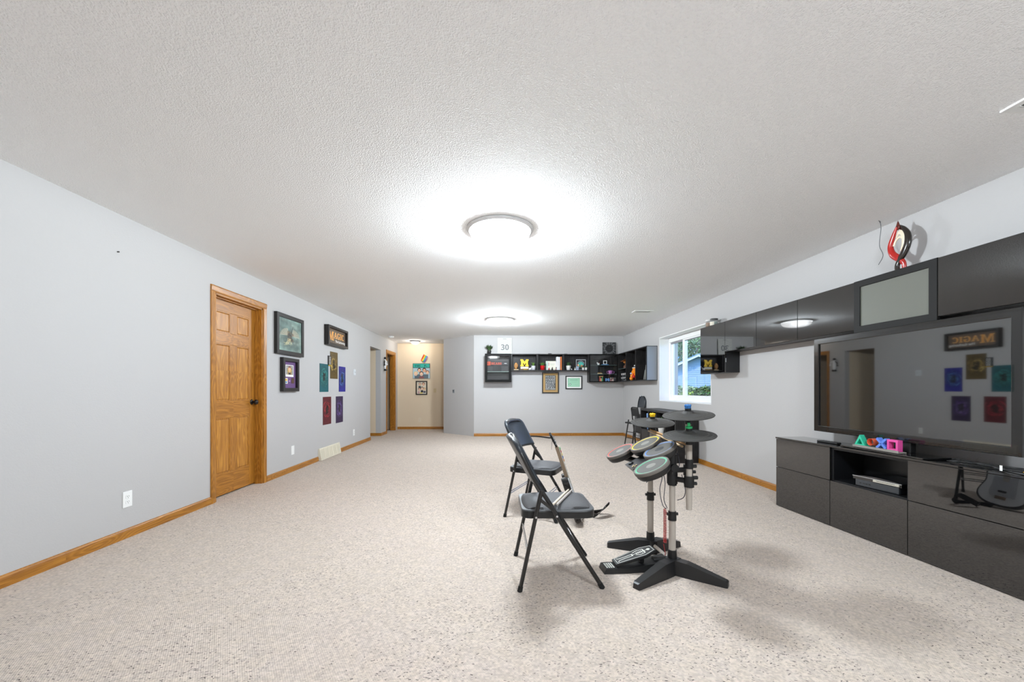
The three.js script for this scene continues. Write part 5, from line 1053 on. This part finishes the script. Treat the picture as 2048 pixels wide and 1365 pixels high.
// ---------------------------------------------------------------- electronic drum kit
{
  const O = [1.066, 0, -2.53], g = thing('drum_kit', 'electronic toy drum kit with four coloured pads and three cymbals', 'drum kit', O);
  const P = (x, y, d) => [x - O[0], y, -d - O[2]];
  const TUBE = mat(0xb3aaa0, 0.4), K = mat(0x1b1b1c, 0.42), K2 = mat(0x101011, 0.5);
  // two V-shaped feet joined by a rod
  const vfoot = (cx, cd, tips, s) => {
    const B0 = [];
    for (const [tx, td] of tips) {
      const dx = tx - cx, dd = td - cd, L = Math.hypot(dx, dd), nx = -dd / L, nd = dx / L, q = (t, w, y) => [P(cx + dx * t + nx * w, y, cd + dd * t + nd * w), P(cx + dx * t - nx * w, y, cd + dd * t - nd * w)];
      B0.push(hull([...q(-0.12, 0.04, 0), ...q(-0.12, 0.03, 0.086), ...q(0.3, 0.038, 0), ...q(0.3, 0.028, 0.082)]));
      B0.push(hull([...q(0.28, 0.038, 0), ...q(0.28, 0.028, 0.083), ...q(0.97, 0.025, 0), ...q(0.97, 0.019, 0.036), ...q(1.0, 0.019, 0), ...q(1.0, 0.015, 0.03)]));
    }
    part(g, 'foot', B0, K);
  };
  vfoot(1.072, 2.37, [[0.775, 2.175], [1.305, 2.175]]);
  vfoot(1.062, 2.67, [[0.785, 2.775], [1.3, 2.775]]);
  part(g, 'foot_rod', cyl(P(1.075, 0.06, 2.42), P(1.065, 0.06, 2.62), 0.011), TUBE);
  // posts
  const post = (x, d, y1, yc, top) => {
    part(g, 'post', cyl(P(x, 0.05, d), P(x, yc, d), 0.0205), TUBE, 'grey metal post'); part(g, 'post', cyl(P(x, yc, d), P(x, y1, d), 0.0175), TUBE, 'grey metal post');
    part(g, 'post_collar', cyl(P(x, 0.07, d), P(x, 0.135, d), 0.028, 0.025), K2);
    part(g, 'post_clamp', [cyl(P(x, yc - 0.03, d), P(x, yc + 0.025, d), 0.0245, 0.023), cyl(P(x - 0.034, yc + 0.008, d), P(x + 0.034, yc + 0.008, d), 0.009)], K2);
    part(g, 'post_head', cyl(P(x, y1 - 0.02, d), P(x, top, d), 0.026), K2);
  };
  post(1.075, 2.38, 0.55, 0.345, 0.72);
  post(1.058, 2.68, 0.6, 0.385, 0.72);
  // pad cluster
  const A = 27 * Math.PI / 180, padR = 0.1;
  const pads = [['red', 0.869, 2.75, 0.682, 0xd9523f], ['yellow', 0.979, 2.565, 0.758, 0xe6c92c], ['blue', 0.998, 2.384, 0.747, 0x5b86c8], ['green', 0.873, 2.2, 0.681, 0x4fb489]];
  const MESH = mat(0x55534f, 0.7);
  for (const [nm, x, d, y, c] of pads) {
    const S = sub(g, 'drum_pad'); S.position.set(...P(x, y, d)); S.rotation.set(0, 0, A); S.userData.label = nm + ' ringed drum pad';
    part(S, 'shell', lathe([[0, -0.05], [0.075, -0.05], [0.09, -0.046], [0.099, -0.03], [0.101, -0.006], [0.098, 0.0], [0, 0]], 48), K);
    part(S, 'rim', lathe([[0.098, -0.012], [0.104, -0.012], [0.1045, 0.002], [0.1, 0.007], [0.094, 0.007], [0.092, 0.003]], 48), mat(0x6f6a64, 0.6));
    part(S, 'colour_ring', lathe([[0.0855, 0.0015], [0.0935, 0.0015], [0.0935, 0.0048], [0.0855, 0.0048], [0.0855, 0.0015]], 48), mat(c, 0.5));
    part(S, 'head', lathe([[0, 0.0042], [0.0856, 0.0038], [0.0856, 0.0], [0, 0]].reverse(), 48), MESH);
    part(S, 'centre_disc', lathe([[0, 0.0052], [0.028, 0.005], [0.029, 0.0036], [0, 0.0036]].reverse(), 32), nm === 'blue' ? mat(0x27292c, 0.5) : mat(0x77766f, 0.6));
  }
  // arms that carry the pads, and the console between them
  const arm = (x, d, y) => part(g, 'pad_arm', [tube([P(1.066, 0.66, 2.53), P((1.066 + x) / 2 + 0.03, y - 0.06, (2.53 + d) / 2), P(x + 0.03, y - 0.045, d)], 0.02, 24, false, 10)], K2);
  for (const [, x, d, y] of pads) arm(x, d, y);
  part(g, 'frame_bar', [cyl(P(1.075, 0.64, 2.34), P(1.058, 0.64, 2.72), 0.024), B(0.07, 0.1, 0.2, 1.066 - O[0], 0.655, 0, 0.02)], K2);
  const C = sub(g, 'console'); C.position.set(...P(0.905, 0.655, 2.474)); C.rotation.set(0, 0, A);
  part(C, 'case', [hull([[-0.075, 0.004, -0.075], [-0.075, 0.004, 0.075], [0.1, 0.004, -0.085], [0.1, 0.004, 0.085], [-0.05, -0.06, -0.055], [-0.05, -0.06, 0.055], [0.1, -0.06, -0.06], [0.1, -0.06, 0.06]])], mat(0x2a2a2b, 0.35));
  part(C, 'under_shell', hull([[-0.045, -0.055, -0.05], [-0.045, -0.055, 0.05], [0.09, -0.055, -0.05], [0.09, -0.055, 0.05], [-0.02, -0.085, -0.03], [-0.02, -0.085, 0.03], [0.08, -0.085, -0.03], [0.08, -0.085, 0.03]]), mat(0x7b7d80, 0.4));
  part(C, 'direction_pad', lathe([[0, 0.012], [0.014, 0.011], [0.017, 0.004], [0, 0.004]].reverse(), 20).translate(-0.045, 0.002, -0.035), BLACK);
  [[-0.05, 0.03], [-0.036, 0.042], [-0.062, 0.042], [-0.05, 0.054]].forEach(([a, b]) => part(C, 'button', lathe([[0, 0.007], [0.005, 0.007], [0.0058, 0.003], [0, 0.003]].reverse(), 12).translate(a, 0.002, b), mat(0xb9a27a, 0.4)));
  // cymbals
  const cym = (x, d, y, c, cap, rx, rz, stemTo) => {
    const S = sub(g, 'cymbal'); S.position.set(...P(x, y, d)); S.rotation.set(rx, 0, rz); S.userData.label = cap + ' capped black cymbal';
    part(S, 'plate', lathe([[0, -0.002], [0.1, -0.008], [0.148, -0.014], [0.1505, -0.011], [0.148, -0.008], [0.122, -0.0035], [0.12, -0.0045], [0.117, -0.003], [0.05, 0.004], [0.036, 0.006], [0.028, 0.016], [0.018, 0.018], [0, 0.018]], 64), mat(0x3a3937, 0.5));
    part(S, 'ridge', [0.128, 0.107].map((q) => fin(new THREE.TorusGeometry(q, 0.0013, 6, 64).rotateX(Math.PI / 2).translate(0, q > 0.12 ? -0.0045 : -0.0015, 0))), mat(0x53514e, 0.5));
    part(S, 'post_nut', cyl([0, 0.014, 0], [0, 0.036, 0], 0.0185, 0.0185, 24), K2);
    const knob = []; for (let k = 0; k < 6; k++) { const a = k / 6 * 6.283; knob.push(ball(0.0075, 0.015 * Math.cos(a), 0.05, 0.015 * Math.sin(a), 10)); }
    part(S, 'wing_nut', cap === 'green' ? [cyl([0, 0.034, 0], [0, 0.044, 0], 0.0205, 0.019, 24), B(0.016, 0.026, 0.012, 0, 0.056, 0, 0.004)] : [cyl([0, 0.034, 0], [0, 0.055, 0], 0.0185, 0.0185, 24), ...knob], mat(c, 0.4), cap + ' plastic nut');
    part(g, 'cymbal_socket', [cyl(P(x, y - 0.065, d), P(x, y - 0.005, d), 0.0195), cyl(P(x - 0.03, y - 0.03, d), P(x + 0.03, y - 0.03, d), 0.006)], K2);
    part(g, 'cymbal_stem', cyl(P(x, stemTo, d), P(x, y - 0.05, d), 0.0175), TUBE, 'grey metal stem');
  };
  cym(1.144, 2.307, 0.852, 0x1f9a57, 'green', 0.1, 0.09, 0.42);
  cym(1.184, 2.40, 0.966, 0x2d6fb0, 'blue', 0.12, 0.1, 0.6);
  cym(1.12, 2.80, 0.888, 0xe4b70c, 'yellow', 0.15, 0.05, 0.58);
  part(g, 'stem_cap', cyl(P(1.144, 0.4, 2.307), P(1.144, 0.47, 2.307), 0.0165), TUBE);
  const clampAt = (x, d, y, px, pd) => part(g, 'stem_clamp', [cyl(P(x, y - 0.035, d), P(x, y + 0.03, d), 0.028), cyl(P(px, y, pd), P(x, y, d), 0.016), cyl(P(x + 0.02, y + 0.02, d), P(x + 0.05, y + 0.02, d), 0.011), cyl(P(x + 0.02, y - 0.015, d), P(x + 0.045, y - 0.015, d), 0.01), cyl(P(px, y - 0.03, pd), P(px, y + 0.03, pd), 0.031)], K2);
  clampAt(1.144, 2.307, 0.57, 1.075, 2.38); clampAt(1.184, 2.40, 0.62, 1.075, 2.38); clampAt(1.12, 2.8, 0.64, 1.058, 2.68);
  part(g, 'stem_joint', cyl(P(1.144, 0.645, 2.307), P(1.144, 0.7, 2.307), 0.0225), K2);
  // pedal
  const ped = sub(g, 'kick_pedal'); ped.position.set(...P(0.645, 0, 2.405)); ped.rotation.y = 0.08;
  part(ped, 'base_plate', [hull([[0, 0, -0.05], [0, 0, 0.05], [0.01, 0.03, -0.048], [0.01, 0.03, 0.048], [0.16, 0.03, -0.052], [0.16, 0.03, 0.052], [0.17, 0, -0.056], [0.17, 0, 0.056]]), hull([[0.15, 0, -0.054], [0.15, 0, 0.054], [0.15, 0.028, -0.05], [0.15, 0.028, 0.05], [0.42, 0, -0.06], [0.42, 0, 0.06], [0.42, 0.062, -0.056], [0.42, 0.062, 0.056]])], K);
  const tilt = 0.3, fb = sub(ped, 'footboard'); fb.position.set(0.085, 0.036, 0); fb.rotation.z = tilt;
  part(fb, 'board', ext([[0, -0.036], [0.19, -0.056], [0.262, -0.034], [0.262, 0.034], [0.19, 0.056], [0, 0.036]], 0.014, 0.002).rotateX(-Math.PI / 2), K2);
  // skeleton drawing on the board, upright along its length
  const bone = mat(0xdcdcd4, 0.6), e = [], y = 0.0172, bb = (x0, z0, x1, z1, r = 0.003) => e.push(cyl([x0, y, z0], [x1, y, z1], r, r, 6).scale(1, 1, 1));
  e.push(ball(0.0125, 0.228, y - 0.006, 0, 14)); bb(0.215, 0, 0.12, 0, 0.0028);
  for (let k = 0; k < 5; k++) bb(0.195 - k * 0.011, -0.018 + k * 0.0015, 0.195 - k * 0.011, 0.018 - k * 0.0015, 0.0022);
  bb(0.2, -0.024, 0.2, 0.024); bb(0.2, -0.024, 0.165, -0.03); bb(0.165, -0.03, 0.13, -0.02); bb(0.2, 0.024, 0.165, 0.03); bb(0.165, 0.03, 0.14, 0.012);
  bb(0.12, -0.012, 0.12, 0.012, 0.005); bb(0.118, -0.01, 0.07, -0.009); bb(0.07, -0.009, 0.03, -0.012); bb(0.118, 0.01, 0.07, 0.008); bb(0.07, 0.008, 0.03, 0.011); bb(0.03, -0.012, 0.022, -0.02); bb(0.03, 0.011, 0.022, 0.02);
  part(fb, 'skeleton_print', e.map((q) => { const p = q.attributes.position; for (let i = 0; i < p.count; i++) p.setY(i, y - 0.0008 + (p.getY(i) - y) * 0.12); return q; }), bone, 'pale raised skeleton drawing');
  const line = []; const ol = [[0.012, -0.031], [0.189, -0.05], [0.254, -0.03], [0.254, 0.03], [0.189, 0.05], [0.012, 0.031]]; ol.forEach(([a, b], i) => { const [c, d] = ol[(i + 1) % 6]; line.push(cyl([a, y - 0.001, b], [c, y - 0.001, d], 0.0013, 0.0013, 6)); });
  part(fb, 'outline_print', line, bone);
  const heel = []; for (let i = 0; i < 4; i++) for (let j = 0; j < 4; j++) heel.push(B(0.009, 0.0015, 0.011, 0.025 + i * 0.014, 0.0315, -0.026 + j * 0.0175, 0));
  part(ped, 'heel_print', heel, bone); 
  part(ped, 'spring_block', [B(0.03, 0.05, 0.05, 0.25, 0.07, 0, 0.006)], K2);
  part(ped, 'link', cyl([0.33, 0.05, 0], [0.42, 0.05, 0], 0.02), K2);
  // cables
  const cab = (pts, r = 0.0024, m = mat(0x3b3a44, 0.5)) => part(g, 'cable', tube(pts.map((p) => P(...p)), r, 60, false, 6), m);
  cab([[1.0, 0.64, 2.42], [1.02, 0.58, 2.40], [1.0, 0.5, 2.385], [1.02, 0.4, 2.38], [1.035, 0.385, 2.375]]);
  cab([[1.02, 0.63, 2.4], [1.03, 0.55, 2.38], [1.02, 0.44, 2.37], [1.04, 0.39, 2.372]]);
  cab([[1.12, 0.6, 2.35], [1.14, 0.5, 2.345], [1.13, 0.46, 2.35], [1.1, 0.44, 2.365]]);
  cab([[0.98, 0.62, 2.5], [0.99, 0.55, 2.5], [0.97, 0.515, 2.52], [1.05, 0.51, 2.66]]);
  cab([[1.1, 0.74, 2.37], [1.11, 0.66, 2.36], [1.09, 0.6, 2.365]]);
  cab([[1.02, 0.17, 2.378], [1.035, 0.1, 2.385], [1.04, 0.09, 2.41]], 0.002, mat(0x9a2a2a, 0.5));
  const coil = []; for (let i = 0; i <= 420; i++) { const t = i / 420, a = t * 6.2832 * 24; coil.push([1.027 + 0.009 * Math.cos(a), 0.385 - 0.205 * t, 2.372 + 0.009 * Math.sin(a)]); }
  part(g, 'coiled_cable', fin(new THREE.TubeGeometry(new THREE.CatmullRomCurve3(coil.map((p) => V(...P(...p)))), 700, 0.0019, 5)), mat(0xa8201e, 0.45), 'red coiled cable');
  part(g, 'cable', cyl(P(1.027, 0.18, 2.372), P(1.027, 0.385, 2.372), 0.002, 0.002, 6), mat(0xa8201e, 0.5));
}
stick('wooden drumstick resting behind the blue pad, crossing the other', [1.14, 0.765, -2.38], [1.075, 0.822, -2.765], HICKORY, 'drumsticks on the drum kit');
stick('wooden drumstick with dark tip lying behind the yellow pad', [1.165, 0.775, -2.37], [1.075, 0.835, -2.73], mat(0xb98f5c, 0.5), 'drumsticks on the drum kit');

// ---------------------------------------------------------------- folded chairs leaning on the right wall beyond the cube shelf
{
  const g = thing('folded_chair', 'folded black chair with round backrest leaning against the wall', 'chair', [2.96, 0, -8.17], RIGHT);
  const lean = sub(g, 'leaning_frame'); lean.rotation.x = -0.09;
  for (const s of [-1, 1]) part(lean, 'leg', [tube([[s * 0.19, 0.006, 0.0], [s * 0.19, 0.6, 0], [s * 0.18, 0.86, 0], [s * 0.12, 0.965, 0]], 0.011, 30, false, 10)], STEEL);
  part(lean, 'backrest', slab((u, v) => { const s = u * 2 - 1, y = 0.74 + 0.24 * v, hw = 0.2 * (v > 0.5 ? Math.sqrt(Math.max(0.02, 1 - Math.pow((v - 0.5) / 0.52, 2))) : 1); return [s * hw, y, -0.006 - 0.02 * (1 - s * s)]; }, 14, 14, 0.02), BACKPAD);
  part(lean, 'seat', B(0.36, 0.4, 0.03, 0, 0.4, 0.012, 0.012), BLACK);
  part(lean, 'stretcher', cyl([-0.19, 0.14, 0], [0.19, 0.14, 0], 0.006), STEEL);
  for (const s of [-1, 1]) part(lean, 'rear_leg', cyl([s * 0.205, 0.006, 0.035], [s * 0.205, 0.62, 0.03], 0.01), STEEL);
}
{
  const g = thing('folding_stool', 'narrow black ladder-back stool standing before the folded chair', 'stool', [2.79, 0, -7.9], RIGHT + 0.25);
  for (const s of [-1, 1]) { part(g, 'front_leg', cyl([s * 0.13, 0, 0.14], [s * 0.115, 0.5, 0.06], 0.012), STEEL); part(g, 'rear_leg', cyl([s * 0.14, 0, -0.12], [s * 0.11, 0.73, 0.0], 0.012), STEEL); }
  for (const y of [0.13, 0.25]) { part(g, 'rung', cyl([-0.125, y, 0.12 - y * 0.16], [0.125, y, 0.12 - y * 0.16], 0.008), STEEL); part(g, 'rung', cyl([-0.13, y, -0.1 + y * 0.16], [0.13, y, -0.1 + y * 0.16], 0.008), STEEL); }
  part(g, 'seat', B(0.26, 0.03, 0.2, 0, 0.44, 0.04, 0.01), BLACK);
  part(g, 'back_slat', B(0.22, 0.16, 0.014, 0, 0.655, -0.01, 0.006), BLACK);
  part(g, 'back_rail', tube([[-0.11, 0.7, 0], [-0.1, 0.74, 0], [0, 0.75, 0], [0.1, 0.74, 0], [0.11, 0.7, 0]], 0.012, 24), STEEL);
}

// ---------------------------------------------------------------- outside the window
const lawn = (() => { const a = tileNoise(24, 301), b = tileNoise(120, 302); return new THREE.MeshStandardMaterial({ roughness: 0.95, map: dataTex(256, 256, (u, v, o) => { const t = 0.6 + 0.5 * a(u, v) + 0.4 * (b(u, v) - 0.5); o[0] = 84 * t; o[1] = 116 * t; o[2] = 48 * t; }, [3, 3], true) }); })();
const ground = mesh('lawn', BL(3.42, 70, 0.5, 0.72, 6, -75), lawn); ground.userData.kind = 'structure'; ground.userData.label = 'grass outside the window';
struct('wall_outer', [BL(3.367, 3.42, 0, 2.6, 3, -WD[0]), BL(3.367, 3.42, 0, 2.6, -WD[1], -10), BL(3.367, 3.42, 0, WY[0], -WD[0], -WD[1]), BL(3.367, 3.42, WY[1], 2.6, -WD[0], -WD[1])], mat(0xb8b4ac, 0.8));
const outAt = (px, zc) => { const r = ray(px), t = zc; return [r[0] * t, 0, -r[2] * t]; };
{ // neighbour's garage: blue clapboard gable facing the window
  const c = outAt(1397, 30), turn = -Math.atan2(c[0], -c[2]) * 0.96, g = thing('neighbour_house', 'pale blue clapboard house with grey roof seen through the window', 'house', [c[0], 0.7, c[2]], turn);
  const blue = mat(0x63696c, 0.7), trim = mat(0x94979a, 0.6), roof = mat(0x5f6163, 0.85);
  const hw = 5.2, eave = 0.6, peak = 3.0;
  const topAt = (x) => eave + (peak - eave) * (1 - Math.abs(x) / hw);
  const boards = [];
  for (let y = -0.1; y < peak - 0.1; y += 0.14) { const half = Math.min(hw, y + 0.14 < eave ? hw : hw * (1 - (y + 0.07 - eave) / (peak - eave))); if (half > 0.1) boards.push(hull([[-half, y, 0.03], [half, y, 0.03], [-half, y + 0.15, 0.008], [half, y + 0.15, 0.008], [-half, y, -0.05], [half, y, -0.05], [-half, y + 0.15, -0.05], [half, y + 0.15, -0.05]])); }
  part(g, 'clapboards', boards, blue).userData.kind = 'stuff';
  part(g, 'gable_wall', hull([[-hw, -0.1, -0.06], [hw, -0.1, -0.06], [-hw, eave, -0.06], [hw, eave, -0.06], [0, peak - 0.05, -0.06], [-hw, -0.1, -6], [hw, -0.1, -6], [-hw, eave, -6], [hw, eave, -6], [0, peak - 0.05, -6]]), blue);
  for (const s of [-1, 1]) {
    const q = (x, y, z) => [s * x, y, z];
    part(g, 'roof_slope', hull([q(0, peak + 0.12, 0.45), q(0, peak, 0.45), q(hw + 0.5, eave - 0.2, 0.45), q(hw + 0.5, eave - 0.1, 0.45), q(0, peak + 0.12, -6), q(0, peak, -6), q(hw + 0.5, eave - 0.2, -6), q(hw + 0.5, eave - 0.1, -6)]), roof);
    part(g, 'barge_board', hull([q(0, peak + 0.02, 0.47), q(0, peak - 0.1, 0.47), q(hw + 0.5, eave - 0.3, 0.47), q(hw + 0.5, eave - 0.18, 0.47), q(0, peak + 0.02, 0.42), q(0, peak - 0.1, 0.42), q(hw + 0.5, eave - 0.3, 0.42), q(hw + 0.5, eave - 0.18, 0.42)]), trim);
  }
  part(g, 'rear_roof', hull([[-14, 2.75, -9], [4, 2.75, -9], [-14, 1.0, -4.5], [4, 1.0, -4.5], [-14, 1.0, -13], [4, 1.0, -13]]), roof);
  part(g, 'rear_wall', BL(-13.5, 3.5, -0.1, 1.1, -5.2, -12.5), blue);
}
function leaves(n, fn, size, c0, c1, seedNo) {
  seed = seedNo;
  const pos = new Float32Array(n * 18), nor = new Float32Array(n * 18), col = new Float32Array(n * 18), a = new THREE.Color(c0), b = new THREE.Color(c1), c = new THREE.Color();
  const p = [V(), V(), V(), V()], T = V(), U = V(), N = V();
  for (let i = 0; i < n; i++) {
    const [x, y, z] = fn(); T.set(rnd(-1, 1), rnd(-1, 1), rnd(-1, 1)).normalize(); U.set(rnd(-1, 1), rnd(-1, 1), rnd(-1, 1)).cross(T).normalize(); N.crossVectors(T, U);
    const s = size * rnd(0.6, 1.2); p[0].set(x, y, z).addScaledVector(T, s); p[1].set(x, y, z).addScaledVector(U, s * 0.5); p[2].set(x, y, z).addScaledVector(T, -s); p[3].set(x, y, z).addScaledVector(U, -s * 0.5);
    c.copy(a).lerp(b, rnd());
    [0, 1, 2, 0, 2, 3].forEach((k, j) => { p[k].toArray(pos, i * 18 + j * 3); N.toArray(nor, i * 18 + j * 3); c.toArray(col, i * 18 + j * 3); });
  }
  const g = new THREE.BufferGeometry(); g.setAttribute('position', new THREE.BufferAttribute(pos, 3)); g.setAttribute('normal', new THREE.BufferAttribute(nor, 3)); g.setAttribute('color', new THREE.BufferAttribute(col, 3));
  return fin(g);
}
const LEAFM = phys(0xffffff, 0.7, { vertexColors: true, transmission: 0.3, thickness: 0, side: THREE.DoubleSide });
const inBall = (cx, cy, cz, rx, ry, rz) => { const a = rnd(0, 6.283), u = rnd(-1, 1), q = Math.cbrt(rnd(0.25, 1)), s = Math.sqrt(1 - u * u); return [cx + rx * q * s * Math.cos(a), cy + ry * q * u, cz + rz * q * s * Math.sin(a)]; };
function tree(label, px, zc, h, clumps, c0, c1, sd) {
  const p = outAt(px, zc), g = thing('leafy_tree', label, 'tree', [p[0], 0.7, p[2]]);
  part(g, 'trunk', [cyl([0, 0, 0], [0.1, h * 0.55, 0], 0.22, 0.12, 12), cyl([0.1, h * 0.5, 0], [0.9, h * 0.85, 0.3], 0.1, 0.04, 8), cyl([0.1, h * 0.5, 0], [-0.8, h * 0.85, -0.2], 0.1, 0.04, 8)], mat(0x55483a, 0.9));
  let k = 0; const cl = clumps; seed = sd; const f = part(g, 'foliage', leaves(9000, () => { const q = cl[k++ % cl.length]; return inBall(...q); }, 0.16, c0, c1, sd), LEAFM); f.userData.kind = 'stuff';
}
tree('large green tree behind the blue house', 1385, 47, 7.6, [[0, 7, 0, 3, 2.2, 3], [-2.5, 5.2, 0, 2.4, 2, 2.4], [2.6, 5.4, 0, 2.4, 2.2, 2.4], [0, 4.5, 1, 3.4, 1.8, 2.6], [4.6, 4.2, 0, 2.4, 2.2, 2.4], [-5, 4.4, 0, 2.4, 2.2, 2.4]], 0x10240a, 0x466a22, 401);
tree('bright leafy tree right of the large one', 1432, 58, 9, [[0, 8, 0, 3.6, 3, 3.4], [-2.4, 6, 0, 3, 3, 3], [2.6, 6, 0, 3, 3, 3], [-4, 7.4, 0, 2.6, 2.6, 2.6]], 0x16300e, 0x587a2c, 402);
tree('dark leafy tree left of the large one', 1338, 68, 10, [[0, 9, 0, 4, 3.4, 3.6], [-3.6, 7, 0, 3.4, 3.4, 3.4], [3.6, 6.8, 0, 3.6, 3.4, 3.4], [0, 5, 0, 4, 3, 3.4]], 0x0f220a, 0x36561e, 403);
function bush(label, px, zc, w, h, c0, c1, sd, n = 2600) {
  const p = outAt(px, zc), g = thing('garden_bush', label, 'bush', [p[0], 0.71, p[2]]);
  seed = sd; const st = []; for (let i = 0; i < 7; i++) st.push(cyl([rnd(-w * 0.3, w * 0.3), 0, rnd(-0.15, 0.15)], [rnd(-w * 0.5, w * 0.5), h * 0.8, rnd(-0.3, 0.3)], 0.012, 0.006, 6));
  part(g, 'stem', st, mat(0x5b4a35, 0.9));
  part(g, 'foliage', leaves(n, () => inBall(0, h * 0.55, 0, w * 0.55, h * 0.5, w * 0.5), 0.045, c0, c1, sd), LEAFM).userData.kind = 'stuff';
}
bush('bright yellow-green bush outside at the window foot', 1388, 9.8, 1.0, 0.32, 0x2a4a10, 0x8aa428, 411);
bush('dark green bush outside at the window corner', 1416, 8.6, 0.6, 0.46, 0x14300e, 0x44701f, 412, 1800);
bush('grey-green shrub outside behind the narrow sash', 1362, 12, 1.2, 0.5, 0x2a3c20, 0x687c46, 413);

renderer.render(scene, camera);
